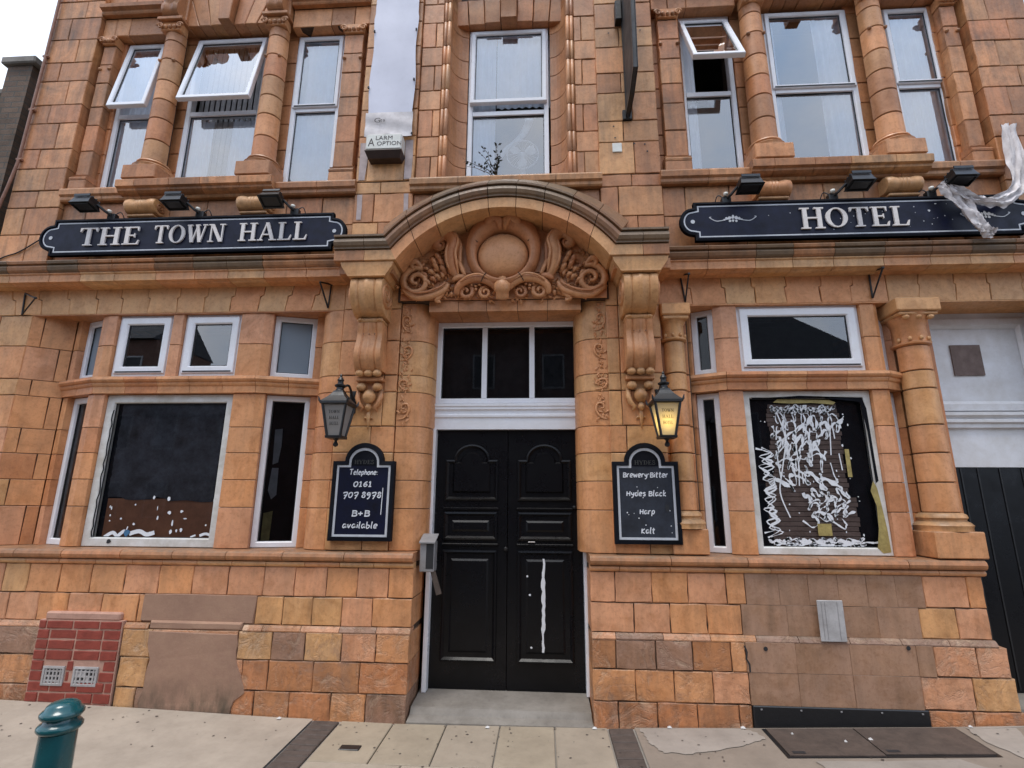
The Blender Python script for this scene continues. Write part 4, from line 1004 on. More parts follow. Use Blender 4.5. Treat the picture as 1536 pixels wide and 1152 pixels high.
for sg in (-1, 1):
    TB('top_lobe', tube([(OX+sg*.16, YT-.10, OZ+.225), (OX+sg*.125, YT-.14, OZ+.30), (OX+sg*.075, YT-.15, OZ+.345), (OX+sg*.03, YT-.15, OZ+.30), (OX+sg*.02, YT-.12, OZ+.22)], [.02, .045, .05, .04, .012], 10, .8), car, ['orange', 'red'], .3, smooth=True)
    TB('crest', tube([(OX, YT-.10, OZ+.47), (OX+sg*.02, YT-.12, OZ+.42), (OX+sg*.03, YT-.12, OZ+.36)], [.012, .02, .01], 8), car, ['red'], .4, smooth=True)
    def sc(P_, r_, nm='scroll', keys=TYK, n_=8, fl_=.75):
        P3 = smooth_path([(OX+sg*x, YT+y, OZ+z) for x, y, z in P_], 4); L = len(P3)
        rr_ = [r_[0]+(r_[1]-r_[0])*sin(pi*i/(L-1))**.8 if i < L*.5 else r_[2]+(r_[1]-r_[2])*sin(pi*i/(L-1))**.8 for i in range(L)]
        TB(nm, tube(P3, rr_, n_, fl_), car, keys, .22, smooth=True)
    def spir(cx, cz, r0, turns, a0, wd, dirn=1, nm='volute', y=-.03):
        k = int(turns*14); P3 = []; rad = []
        for i in range(k+1):
            t = i/k; r_ = r0*(1-t*.86); a = a0+dirn*turns*2*pi*t; P3.append((OX+sg*(cx+r_*cos(a)), YT+y-.03*t, OZ+cz+r_*sin(a))); rad.append(wd*(1-.55*t))
        TB(nm, tube(P3, rad, 7, .8), car, TYK, .22, smooth=True)
    # tall upright C-scroll beside the shield
    sc([(.40, -.03, -.23), (.46, -.06, -.12), (.475, -.075, .02), (.455, -.075, .14), (.52, -.07, .215), (.60, -.06, .19), (.615, -.05, .12), (.565, -.05, .10)], (.025, .066, .022))
    sc([(.385, -.03, -.16), (.40, -.05, 0.), (.40, -.05, .12), (.44, -.05, .20)], (.012, .022, .012), 'fillet')
    for dx, dy in ((-.045, -.028), (.042, -.020)):
        sc([(.42+dx*.4, -.05, -.20), (.46+dx, -.07+dy, -.10), (.475+dx, -.085+dy, .02), (.455+dx, -.085+dy, .13), (.50+dx*.8, -.08+dy, .20-dx*.4)], (.006, .013, .006), 'ridge')
    spir(.585, .13, .07, 1.2, 1.2, .026, -1)
    # acanthus tuft beneath the scroll
    for (x, z, a) in ((.60, .0, .3), (.64, -.04, 1.), (.57, -.05, -.3), (.62, -.09, .6), (.55, -.12, -.6)):
        sc([(x-.03, -.02, z-.05), (x, -.06, z), (x+.03*cos(a), -.05, z+.035)], (.010, .022, .004), 'leaf')
    # big outer volute
    spir(.79, -.235, .15, 1.6, 1.9, .036, -1, y=-.03)
    sc([(.745, -.04, -.10), (.80, -.07, -.05), (.84, -.06, -.07), (.83, -.05, -.115)], (.01, .028, .01), 'bud')
    sc([(.93, -.03, -.30), (.80, -.055, -.395), (.66, -.06, -.39), (.54, -.05, -.33), (.50, -.04, -.26)], (.012, .036, .02))
    sc([(.91, -.05, -.285), (.80, -.095, -.365), (.67, -.10, -.36), (.56, -.09, -.31), (.52, -.07, -.26)], (.004, .011, .006), 'ridge')
    sc([(.10, -.10, -.265), (.20, -.125, -.215), (.31, -.125, -.23), (.38, -.11, -.28)], (.004, .011, .005), 'ridge')
    sc([(.50, -.03, -.30), (.56, -.04, -.37), (.60, -.04, -.42), (.56, -.035, -.44)], (.01, .026, .006), 'leaf')
    for (x, z) in ((.62, -.24), (.67, -.27), (.58, -.22), (.70, -.20), (.64, -.17)):
        sc([(x, -.02, z), (x+.02, -.055, z+.03), (x+.05, -.04, z+.02)], (.008, .02, .004), 'leaf')
    # lower scrolls under the shield
    sc([(.06, -.06, -.33), (.10, -.07, -.28), (.20, -.08, -.235), (.32, -.08, -.25), (.40, -.07, -.31), (.41, -.05, -.38)], (.02, .042, .02))
    spir(.335, -.345, .075, 1.4, 1.4, .026, 1); spir(.155, -.355, .062, 1.4, 1.8, .022, -1)
    for (x, z) in ((.245, -.30), (.21, -.285), (.28, -.285), (.24, -.33)): TB('berry', lathe((OX+sg*x, YT-.06, OZ+z), [(.002, -.014), (.013, -.006), (.013, .006), (.002, .014)], 8), car, TYK, .2, smooth=True)
    rl = random.Random(4)
    for _ in range(26):
        x, z = rl.uniform(.46, .90), rl.uniform(-.36, .02)
        if (x-.79)**2+(z+.235)**2 < .012 or z > .02-(x-.46)*.35: continue
        a = rl.uniform(0, 6.28); sc([(x, -.01, z), (x+.022*cos(a), -.04, z+.022*sin(a)), (x+.045*cos(a+.5), -.02, z+.045*sin(a+.5))], (.006, .016, .003), 'leaf')
    sc([(.34, -.05, -.20), (.40, -.07, -.215), (.46, -.06, -.24)], (.01, .03, .01), 'leaf')
    sc([(.42, -.04, -.02), (.385, -.06, -.10), (.34, -.06, -.20)], (.01, .022, .01), 'leaf')
def leafmesh(x, y, z, a, L, wd, lift=.02):
    c, s_ = cos(a), sin(a); P_ = lambda u, v, h: (x+c*u-s_*v, y-h, z+s_*u+c*v)
    V = [P_(0, 0, .004), P_(L*.35, wd, .006), P_(L*.7, wd*.7, .008), P_(L, 0, .004), P_(L*.7, -wd*.7, .008), P_(L*.35, -wd, .006), P_(L*.4, 0, lift), P_(L*.75, 0, lift*.9)]
    return V, [(0, 5, 6), (0, 6, 1), (1, 6, 7, 2), (2, 7, 3), (3, 7, 4), (4, 7, 6, 5)]
rl = random.Random(12)
for sg in (-1, 1):
    lv = []
    for _ in range(260):
        x, z = rl.uniform(.36, .97), rl.uniform(-.40, .22)
        if z > .24-(x-.5)*.62 or (x < .42 and z > -.1) or z < -.40+(x-.8)*.5: continue
        lv.append(leafmesh(OX+sg*x, YT-rl.uniform(.0, .022), OZ+z, rl.uniform(0, 6.28), rl.uniform(.035, .075), rl.uniform(.008, .017), rl.uniform(.014, .034)))
    for _ in range(40):
        x, z = rl.uniform(.02, .42), rl.uniform(-.42, -.25)
        lv.append(leafmesh(OX+sg*x, YT-rl.uniform(.0, .03), OZ+z, rl.uniform(0, 6.28), rl.uniform(.03, .06), rl.uniform(.007, .014), rl.uniform(.014, .03)))
    tag(TB('carved_foliage', join(*lv), car, ['orange'], .3), kind='stuff')
def jamb_foliage(cx, par):
    lv = []
    for i in range(90):
        z = 2.28+1.08*rl.random(); t = .5+.5*sin(z*17); x = cx+rl.uniform(-.055, .055)*(.35+.65*t)
        lv.append(leafmesh(x, .0015, z, rl.choice((1.2, 1.9, 4.3, 5.1))+rl.uniform(-.5, .5), rl.uniform(.025, .055), rl.uniform(.006, .012), rl.uniform(.008, .018)))
    tag(TB('carved_foliage', join(*lv), par, ['orange'], .25), kind='stuff')
jamb_foliage(-1.225, jl); jamb_foliage(.505, jr)
sg = 1
TB('drop', tube(smooth_path([(OX, YT-.05, OZ-.24), (OX, YT-.10, OZ-.31), (OX, YT-.085, OZ-.37), (OX, YT-.05, OZ-.43)], 4), [.05]*4+[.075]*4+[.06]*4+[.02], 10, .8), car, ['orange'], .15, smooth=True)
# lintel over the fanlight
xs = [-1.03, -.76, -.50, -.22, .05, .35]
li = core('door_lintel', [box(-1.03, .36, .0, .4, 3.30, 3.395)])
for a, b_ in zip(xs, xs[1:]): TB('lintel_block', box(a+.002, b_-.002, -.04, .30, 3.293, 3.398), li, ['brown', 'orange'], .3)
# relief foliage on the jambs
def jamb_relief(cx, y, par, m_):
    for i, zc_ in enumerate((3.21, 2.93, 2.63, 2.40)):
        sg = m_*(1 if i % 2 else -1); r_ = (.085, .07, .05, .075)[i]
        P_ = smooth_path([(cx-sg*.05, y, zc_-r_*1.2), (cx+sg*.01, y-.004, zc_-r_), (cx+sg*.05, y-.006, zc_-r_*.2), (cx+sg*.035, y-.007, zc_+r_*.6), (cx-sg*.01, y-.008, zc_+r_*.55), (cx-sg*.015, y-.008, zc_+r_*.1), (cx+sg*.012, y-.01, zc_+r_*.05)], 4)
        TB('jamb_scroll', tube(P_, [.003+.008*sin(pi*(i2+1)/(len(P_)+1)) for i2 in range(len(P_))], 6, .7), par, ['orange'], .2, smooth=True)
        for k in range(3):
            a = .6+k*1.1; P_ = [(cx-sg*.02, y, zc_-r_*.5), (cx-sg*(.02+.035*cos(a)), y-.006, zc_-r_*.5+.03*sin(a)), (cx-sg*(.02+.055*cos(a)), y-.002, zc_-r_*.5+.05*sin(a))]
            TB('jamb_leaf', tube(P_, [.004, .009, .002], 6, .7), par, ['orange'], .2, smooth=True)
jamb_relief(-1.225, -.002, jl, 1); jamb_relief(.51, -.002, jr, -1)

# ------------------------------------------------------------------ main door
YD = .30
fan = window('three pane fanlight with white bars over the black door', F0, -1.0, .352, 2.50, 3.292, .25, .05, bars=(-.545, -.098), pane='dark_glass')
TRP = [(-.12, 2.258), (.0, 2.258), (.0, 2.36), (.014, 2.372), (.014, 2.392), (.004, 2.40), (.004, 2.43), (.022, 2.442), (.022, 2.462), (.03, 2.470), (.03, 2.492), (.0, 2.499), (-.12, 2.499)]
OB('transom', mould(TRP, -1.0, .352, .25, 0), 'white_frame', H)
for x0, x1 in ((-1.012, -.974), (.339, .366)): OB('door_frame', cbox(x0, x1, .215, .36, .085, 2.2575, .004), 'white_frame', H)
OB('black_void', box(-.98, .34, .40, .42, 2.45, 3.30), 'dark_backing', H)  # dark sheet in place of the unlit space behind the fanlight
def door_leaf(x0, x1, lab):
    d = OB('door', box(x0, x1, YD, YD+.05, .094, 2.256), 'black_door', H); tag(d, lab)
    a, b_ = x0+.085, x1-.085
    def moulded(z0, z1):
        OB('panel_moulding', rloft(a, b_, z0, z1, [(0, YD-.0005), (.004, YD-.016), (.018, YD-.020), (.030, YD-.008), (.036, YD-.002), (.075, YD-.002), (.092, YD-.012)]), 'black_door', d)
        OB('panel', quad(a+.092, b_-.092, z0+.092, z1-.092, YD-.0118), 'black_door', d, fix=False)
    moulded(.30, 1.20); moulded(1.28, 1.525)
    OB('rail', cbox(a-.01, b_+.01, YD-.018, YD, 1.235, 1.255, .006), 'black_door', d); OB('rail', cbox(a-.01, b_+.01, YD-.018, YD, 1.54, 1.562, .006), 'black_door', d)
    # arched top panel
    cx = (a+b_)/2; hw = (b_-a)/2
    def arch_outline(r_, e, zb_, zs):
        P_ = [(cx-hw+e, zb_), (cx-hw+e, zs), (cx-r_, zs)]
        P_ += [(cx-r_*cos(pi*i/14), zs+.86*r_*sin(pi*i/14)) for i in range(1, 14)]
        return P_+[(cx+r_, zs), (cx+hw-e, zs), (cx+hw-e, zb_)]
    P0 = arch_outline(.165, 0., 1.62, 1.985); 
    prof = [(0, -.0005), (.004, -.016), (.016, -.020), (.028, -.008), (.034, -.002)]
    V = []; F = []; n_ = len(P0)
    for dd, w_ in prof:
        Q = inset(P0, dd); V += [(x, YD+w_, z) for x, z in Q]
    for s in range(len(prof)-1):
        for k in range(n_): q = (k+1) % n_; F.append((s*n_+k, s*n_+q, (s+1)*n_+q, (s+1)*n_+k))
    OB('panel_moulding', (V, F), 'black_door', d)
    Q = arch_outline(.105, .07, 1.69, 1.965)
    OB('panel', pblock(Q, YD-.012, .010, .014, 0, jit=0), 'black_door', d)
    return d
dl = door_leaf(-.972, -.321, 'left leaf of the panelled black double door'); dr = door_leaf(-.315, .337, 'right leaf of the panelled black door with white paint scraped off')
x, z = U(815, 838, YD); P_ = []
rb = random.Random(3)
L_ = [(U(812.6+rb.uniform(-1.3, 1.3)+2*(i < 3), 838+i*7, YD)) for i in range(21)]; R_ = [(U(817.4+rb.uniform(-.9, .9)-1.0*(i > 15), 838+i*7, YD)) for i in range(21)]
OB('paint_scrape', ([(x, YD-.0215, z) for x, z in L_]+[(x, YD-.0215, z) for x, z in R_], [(i, i+1, 22+i, 21+i) for i in range(20)]), 'paint_white', dr, fix=False)
OB('letter_slot', cbox(*[q for q in (-.135, -.075)], YD-.024, YD-.017, 1.268, 1.276, .002), 'letter_cream', dr)
for (px, py) in ((791, 864), (795, 892), (797, 971)): OB('paint_fleck', blob(*U(px, py, YD), .010, YD-.014), 'paint_white', dr, fix=False)
OB('lock', lathe((.275, YD-.012, 1.57), [(.018, -.012), (.022, 0), (.018, .012)], 12), 'black_iron', dr); OB('knob', lathe((-.33, YD-.02, 1.21), [(.004, -.02), (.018, -.01), (.02, .008), (.006, .02)], 12), 'black_iron', dl)
OB('wall', box(-1.03, .36, .45, .5, 0, 2.5), 'mortar', H)
# ash bin beside the door
ab = empty('cigarette_bin', (-.965, .03, 1.04), 'grey metal cigarette bin hanging open on the left door jamb', 'ash bin')
OB('body', rotp(cbox(-1.015, -.895, -.03, .09, 1.05, 1.29, .006), (0, .03, 1.05), 0.), 'grey_metal', ab)
OB('hood', ([(-1.02, -.05, 1.275), (-.888, -.05, 1.275), (-.888, .10, 1.335), (-1.02, .10, 1.335), (-1.02, -.05, 1.285), (-.888, -.05, 1.285), (-.888, .10, 1.345), (-1.02, .10, 1.345)], box(0, 1, 0, 1, 0, 1)[1][:0]+[(0, 3, 2, 1), (4, 5, 6, 7), (0, 1, 5, 4), (1, 2, 6, 5), (2, 3, 7, 6), (3, 0, 4, 7)]), 'grey_metal', ab)
OB('opening', box(-.962, -.900, -.0325, -.0305, 1.075, 1.27), 'gasket', ab)
OB('flap', prism([(-.925, 1.055), (-.885, 1.06), (-.825, .885), (-.868, .872)], -.02, -.008), 'rust_plate', ab)

# ------------------------------------------------------------------ frieze wall above the cornice
ZF = [3.832, 4.17, 4.47, 4.66]
fz = core('frieze', [box(XL+.01, XR-.01, .012, .45, 3.8, 4.665)])
courses(XL, -4.84, ZF, -.05, fz, UPK, .6, .28, .34); courses(4.18, XR, ZF, -.05, fz, UPK, .6, .28, .34)
courses(-4.84, -1.82, [3.832, 4.22, 4.53], 0, fz, UPK, .6, .34, .42); courses(1.14, 4.18, [3.832, 4.22, 4.53], 0, fz, UPK, .6, .34, .42)
courses(-1.82, -1.24, [3.832, 4.22, 4.53, 4.66], -.03, fz, ['orange', 'brown', 'buff'], .3, .26, .32); courses(.56, 1.14, [3.832, 4.22, 4.53, 4.66], -.03, fz, UPK, .4, .26, .32)
courses(-1.24, .56, [4.22, 4.53], 0, fz, UPK, .5, .34, .42)
# sill strings: thin under the outer lights, a projecting table under the middle ones on cushion brackets
SU = [(-.3, 4.53), (.05, 4.53), (.062, 4.545), (.062, 4.575), (.085, 4.59), (.09, 4.64), (.075, 4.662), (-.3, 4.675)]
ST = [(.05, 4.555), (.10, 4.565), (.13, 4.58), (.135, 4.60), (.165, 4.61), (.17, 4.675), (.155, 4.69), (-.3, 4.71), (-.3, 4.665), (.05, 4.665)]
us = core('upper_sill', [box(XL+.1, XR-.1, -.02, .3, 4.54, 4.652)])
for x0, x1 in ((-4.84, -1.80), (-1.27, .58), (1.12, 4.18)):
    xs = splitx(x0, x1, .42, 50)
    for a, b_ in zip(xs, xs[1:]): TB('sill_block', mould(SU, a, b_), us, ['brown', 'olive', 'orange'], .6)
for x0, x1 in ((-4.185, -2.60), (mxr(-2.60), mxr(-4.185))):
    xs = splitx(x0, x1, .30, 51)
    for a, b_ in zip(xs, xs[1:]): TB('sill_block', mould(ST, a, b_), us, ['brown', 'orange', 'buff'], .65)
def cushion(cx):
    hw = .155; pr = [(0, .10), (.012, .115), (.05, .12), (.11, .105), (.125, .112), (.14, .105), (.155, .112), (.17, .105), (.185, .112), (.20, .105), (.26, .12), (.298, .115), (.31, .10)]
    V = []; F = []; n_ = 18
    for x, r_ in pr:
        for k in range(n_): a = 2*pi*k/n_; V.append((cx-hw+x, -.055-r_*.85*cos(a), 4.425+r_*sin(a)*.72))
    for i in range(len(pr)-1):
        for k in range(n_): F.append((i*n_+k, i*n_+(k+1) % n_, (i+1)*n_+(k+1) % n_, (i+1)*n_+k))
    F += [tuple(range(n_)), tuple((len(pr)-1)*n_+k for k in range(n_))]
    o = TB('cushion_bracket', (V, F), H, ['buff', 'orange'], .3, smooth=40)
    sp_ = [(cx+hw+.003, -.05+.006*i**.95*.42*cos(i*.5), 4.425+.006*i**.95*.36*sin(i*.5)) for i in range(30)]
    TB('volute', tube(sp_, .008, 5), o, ['brown'], .4, smooth=True)
    TB('foot', cbox(cx-.135, cx+.135, -.10, .01, 4.312, 4.342, .008), o, ['buff'], .3)
for cx in (-3.925, -2.785, mxr(-3.925), mxr(-2.785)): cushion(cx)

# ------------------------------------------------------------------ upper floor
ZU = [4.665, 4.92, 5.15, 5.46, 5.69, 5.99, 6.23, 6.53, 6.82, 7.05, 7.36, 7.62, 7.95]
ZM = [4.665, 4.945, 5.174, 5.488, 5.719, 6.027, 6.259, 6.571, 6.82, 7.1, 7.4, 7.7, 7.95]
ZR = [4.665, 5.017, 5.253, 5.577, 5.815, 6.13, 6.37, 6.678, 6.95, 7.2, 7.5, 7.95]
def upper_bay(mir):
    X = (lambda a, b_: (mxr(b_), mxr(a))) if mir else (lambda a, b_: (a, b_))
    XX = (lambda x: mxr(x)) if mir else (lambda x: x)
    a, b_ = (XL, -4.845) if not mir else (4.175, XR)
    p = core('pier', [box(a+.014, b_-.014, -.038, .45, 4.66, 7.95)])
    for i, (z0, z1) in enumerate(zip(ZU, ZU[1:])):
        L = b_-a; t = (.36, .62)[i % 2]
        if not mir: t = 1-t
        for u, v in ((a, a+L*t), (a+L*t, b_)): TB('block', pblock(rect(u, v, z0, z1), -.05, .30 if abs(v-b_) < .01 and not mir or abs(u-a) < .01 and mir else .1), p, UPK, .62)
    # recessed strips and flat pilasters at the ends of the window group
    for (q0, q1, s0, s1) in ((-4.80, -4.655, -4.85, -4.62), (-2.085, -1.875, -2.125, -1.82)):
        a, b_ = X(q0, q1); c, d = X(s0, s1)
        pp = core('pilaster', [box(c+.012, d-.012, .112, .45, 4.66, 6.9), box(a+.014, b_-.014, .012, .2, 4.70, 6.5)])
        for z0, z1 in zip([4.665]+ZM[1:8], ZM[1:7]+[6.60]): TB('block', pblock(rect(c, d, z0, z1), .095, .05), pp, ['red', 'brown'], .4)
        zz = [4.86, 5.15, 5.46, 5.69, 5.99, 6.23, 6.47]
        for z0, z1 in zip(zz, zz[1:]): TB('shaft_block', pblock(rect(a, b_, z0, z1), 0, .10), pp, UPK, .62)
        TB('pilaster_foot', cbox(a-.02, b_+.02, -.035, .12, 4.67, 4.79, .008), pp, UPK, .4)
        TB('pilaster_base', sweep([(-.1, 4.79), (.035, 4.79), (.04, 4.81), (.03, 4.825), (.012, 4.835), (.018, 4.85), (-.1, 4.862)], [(a-.018, 0, -0, -1), (b_+.018, 0, 0, -1)]), pp, UPK, .62)
        cap(pp, (a+b_)/2, (b_-a)/2+.01, -.02, 6.47)
        for sg in (-1, 1): TB('stud', lathe((((a+b_)/2)+sg*((b_-a)/2-.02), -.005, 6.17), [(.002, -.02), (.018, -.01), (.02, .005), (.004, .02)], 8), pp, ['brown'], .6, smooth=True)
    # two round columns with mullions behind
    for cx in (-3.985, -2.82):
        cx = XX(cx)
        mc = core('mullion', [box(cx-.16, cx+.16, .132, .45, 4.66, 6.9)])
        for z0, z1 in zip([4.665]+ZM[1:8], ZM[1:8]+[6.9]): TB('block', pblock(rect(cx-.165, cx+.165, z0, z1), .12, .05), mc, ['red', 'brown'], .35)
        c = column(cx, .03, .122, .105, [4.965, 5.20, 5.46, 5.69, 5.93, 6.20, 6.44, 6.56], 4.86, 6.56, (cx-.175, cx+.175, -.15, .14, 4.71, 4.862), UPK, 6.56)
        cap(c, cx, .12, -.085, 6.545)
        TB('abacus', cbox(cx-.14, cx+.14, -.13, .16, 6.66, 6.70, .006), c, ['brown'], .4)
        for sg in (-1, 1): TB('stud', lathe((cx+sg*.075, -.06, 6.19), [(.002, -.02), (.018, -.01), (.02, .005), (.004, .02)], 8), c, ['brown'], .6, smooth=True)
        cb = TB('console', cbox(cx-.13, cx+.13, -.06, .1, 6.71, 7.3, .01), H, ['brown'], .4)
        pr_ = [tuple(q) for q in smooth_path([(-.10, 6.715), (-.15, 6.75), (-.16, 6.82), (-.14, 6.90), (-.20, 6.98), (-.26, 7.06), (-.28, 7.15), (-.26, 7.24)], 3)]
        TB('scroll', loftx([[(cx-.09, y, z), (cx-.05, y-.012, z), (cx, y+.006, z), (cx+.05, y-.012, z), (cx+.09, y, z), (cx+.09, 0, z), (cx-.09, 0, z)] for y, z in pr_]), cb, ['brown', 'orange'], .35, smooth=30)
    # lintels
    for (q0, q1) in ((-4.85, -4.12), (-2.68, -1.82)):
        a, b_ = X(q0, q1); l = core('lintel', [box(a, b_, .01, .45, 6.61, 7.95)])
        xs = [a+(b_-a)*t for t in (0, .2, .42, 1)] if (mir == (q0 < -3)) is False else [a+(b_-a)*t for t in (0, .5, .8, 1)]
        for u, v in zip(xs, xs[1:]): TB('lintel_block', pblock(rect(u, v, 6.605, 6.845), 0, .16), l, UPK, .3)
        TB('string', mould([(0, 6.845), (.05, 6.845), (.06, 6.86), (.06, 6.885), (.10, 6.90), (.105, 6.94), (0, 6.96)], a, b_), l, ['brown'], .5)
        courses(a, b_, [6.96, 7.25, 7.6, 7.95], 0, l, UPK, .3, .25, .4)
    a, b_ = X(-3.85, -2.95); cx = (a+b_)/2; l = core('lintel', [box(a-.2, b_+.2, .0, .45, 6.69, 7.95)])
    n_ = 7
    for i in range(n_):
        u0, u1 = a+(b_-a)*i/n_, a+(b_-a)*(i+1)/n_; f_ = lambda u: cx+(u-cx)*1.5
        if i == n_//2: P_ = [(u0, 6.655), (u1, 6.655), (f_(u1), 7.12), (f_(u0), 7.12)]; TB('keystone', pblock(P_, -.10, .26), l, ['brown', 'orange'], .35)
        else: TB('voussoir', pblock([(u0, 6.665), (u1, 6.665), (min(max(f_(u1), a-.1), b_+.1), 7.10), (min(max(f_(u0), a-.1), b_+.1), 7.10)], -.02, .18), l, UPK, .35)
    courses(a-.15, b_+.15, [7.12, 7.5, 7.95], -.01, l, UPK, .3, .3, .4)
def cap(par, cx, hw, y, z):                           # small scrolled capital
    TB('capital', cbox(cx-hw+.01, cx+hw-.01, y-.005, y+.12, z+.01, z+.12, .006), par, ['brown', 'orange'], .4)
    for sg in (-1, 1):
        sp_ = [(cx+sg*(hw-.012)+.034*(1-i/26)*cos(i*.5)*sg, y-.02, z+.055+.034*(1-i/26)*sin(i*.5)) for i in range(22)]
        TB('capital_volute', tube(sp_, [.013-.0003*i for i in range(22)], 6), par, ['orange', 'brown'], .35, smooth=True)
    for k in range(3): TB('capital_leaf', lathe((cx+(k-1)*hw*.42, y-.012, z+.02), [(.003, 0), (.02, .012), (.022, .03), (.01, .05)], 8), par, ['orange', 'brown'], .35, smooth=True)
upper_bay(False); upper_bay(True)
# middle piers, beads and coves round the centre window
for mir in (False, True):
    a, b_ = (-1.82, -1.24) if not mir else (.56, 1.14); zs = ZM if not mir else ZR
    p = core('pier', [box(a+.014, b_-.014, -.016, .45, 4.66, 7.95)])
    for i, (z0, z1) in enumerate(zip(zs, zs[1:])):
        k = 2 if (i % 3) else 1; xs = [a, a+(b_-a)*(.42 if i % 2 else .58), b_] if k == 2 or mir else [a, a+.1, b_-.1, b_]
        for u, v in zip(xs, xs[1:]): TB('block', pblock(rect(u, v, z0, z1), -.03, .1), p, ['brown', 'olive', 'brown', 'orange', 'buff'], .42)
    a, b_ = (-1.24, -1.015) if not mir else (.345, .57)
    p = core('pilaster_strip', [box(a, b_, .012, .45, 4.66, 7.95)])
    for i, (z0, z1) in enumerate(zip(ZM, ZM[1:])):
        xs = [a, b_] if i % 2 else ([a, a+(b_-a)*.65, b_] if not mir else [a, a+(b_-a)*.35, b_])
        for u, v in zip(xs, xs[1:]): TB('block', pblock(rect(u, v, z0, z1), 0, .1), p, UPK, .4)
    for bx_, br_ in (((-.995, .020), (-.955, .024)) if not mir else ((mxr(-.995), .020), (mxr(-.955), .024))):
        for z0, z1 in zip(ZM, ZM[1:]): TB('bead', lathe((bx_, .0, 0), [(br_-.004, z0+.003), (br_, z0+.008), (br_, z1-.008), (br_-.004, z1-.003)], 10), p, UPK, .4, smooth=40)
    cove = [(-.935, .0)]+[(-.935+.165*(1-cos(radians(t))), .0+.20*sin(radians(t))) for t in range(12, 91, 13)]
    if mir: cove = [(mxr(x), y) for x, y in reversed(cove)]
    cc = plan_core('cove', cove, 4.665, 7.95, .2)
    plan_courses(cove, ZM, cc, UPK, .35, th=.06)
cl = core('lintel', [box(-.95, .28, .16, .45, 6.67, 7.95)])
for i in range(7):
    a, b_ = -.94+.1725*i, -.94+.1725*(i+1); f_ = lambda u: XC+(u-XC)*1.06
    TB('voussoir', pblock([(a, 6.66), (b_, 6.66), (f_(b_), 7.0), (f_(a), 7.0)], [.13, .12, .11, .05, .11, .12, .13][i], .3), cl, UPK, .35)
TB('string', mould([(0, 6.97), (.02, 6.97), (.05, 7.0), (.08, 7.02), (.09, 7.07), (0, 7.09)], -.96, .29), cl, ['brown'], .5)
TB('apron', loftx([[(-.80, .19, 4.66), (.14, .19, 4.66), (.14, .19, 4.815), (-.80, .19, 4.815)], [(-.80, .02, 4.66), (.14, .02, 4.66), (.14, .02, 4.72), (-.80, .02, 4.72)]]), cl, ['olive', 'brown'], .8)
OB('apron_core', box(-.95, .28, .15, .45, 4.60, 4.80), 'mortar', H)
# --- upper windows
YW = .12; T_ = 5.66
def uw(lab, a, b_, top, **k): return window(lab, F0, a, b_, 4.70, top, YW, .05, transom=T_, **k)
uw('upper left outer window with its top sash pushed open', -4.625, -4.15, 6.60, sashes=[(-4.60, -4.175, 5.665, 6.585, 8.5)])
uw('upper left middle window with its top sash pushed wide open', -3.82, -2.985, 6.62, sashes=[(-3.795, -3.01, 5.665, 6.605, 11.5)])
uw('upper left inner window with white vertical blinds', -2.655, -2.125, 6.60, sashes=[(-2.635, -2.145, 5.675, 6.585, 0)])
window('centre window above the door with a desk fan behind the glass', F0, -.765, .085, 4.80, 6.66, .205, .05, transom=5.60, sashes=[(-.745, .065, 5.70, 6.64, 1.5)])
uw('upper right inner window with its small top sash tilted open', 1.435, 1.975, 6.62, sashes=[(1.46, 1.95, 5.70, 6.56, 24)])
uw('upper right middle window with parted white curtains', 2.315, 3.165, 6.62, sashes=[(2.335, 3.145, 5.675, 6.605, 0)])
uw('upper right outer window with closed white curtains', 3.505, 4.0, 6.60, sashes=[(3.525, 3.98, 5.675, 6.585, 0)])
# --- curtains
def curtain(lab, x0, x1, z0, z1, y, folds, amp=.011, mat='curtain', gather=0.):
    nx = folds*6; nz_ = 10; V = []; F = []; ph = R.random()*6
    for j in range(nz_+1):
        for i in range(nx+1):
            t = i/nx; z = z0+(z1-z0)*j/nz_; g = gather*sin(pi*min(1, j/nz_*1.3)); x = x0+(x1-x0)*t*(1-g)
            V.append((x, y+amp*sin(t*folds*2*pi+ph+.3*sin(j*.5))+.004*sin(j+t*9), z))
    for j in range(nz_):
        for i in range(nx): a = j*(nx+1)+i; F.append((a, a+1, a+nx+2, a+nx+1))
    o = OB('curtain', (V, F), mat, smooth=True, fix=False); tag(o, lab, 'curtain', 'curtains upstairs'); return o
yc = .195
curtain('white net curtain filling upper left outer window', -4.66, -4.11, 4.68, 7.1, yc, 9)
curtain('white curtain on left side of upper left middle window', -3.86, -3.52, 4.68, 5.62, yc, 5)
curtain('white curtain on right side of upper left middle window', -3.33, -2.95, 4.68, 5.62, yc, 6)
vb = empty('vertical_blind', (-3.4, yc+.05, 5.0), 'grey vertical slat blind behind the open upper left middle window', 'blind')
for k in range(13): OB('blind_slat', box(-3.78+k*.062, -3.735+k*.062, yc+.05, yc+.055, 5.0, 7.1), 'wood_grey', vb)
OB('head_rail', box(-3.80, -2.98, yc+.04, yc+.07, 7.1, 7.14), 'wood_grey', vb)
curtain('white pleated blind filling upper left inner window', -2.69, -2.09, 4.68, 7.1, yc, 7, .01)
curtain('white curtain at left of the centre window above the door', -.80, -.48, 4.78, 7.1, .275, 5)
curtain('white curtain across the top of the centre window', -.47, .12, 5.72, 7.1, .285, 8)
curtain('narrow white curtain at left of upper right inner window', 1.40, 1.60, 4.68, 7.1, yc, 3)
curtain('narrow white curtain at left of upper right middle window', 2.28, 2.45, 4.68, 7.1, yc, 3)
curtain('white curtain at right of upper right middle window', 2.84, 3.20, 4.68, 7.1, yc, 5)
curtain('white curtain filling upper right outer window', 3.47, 4.04, 4.68, 7.1, yc, 8)
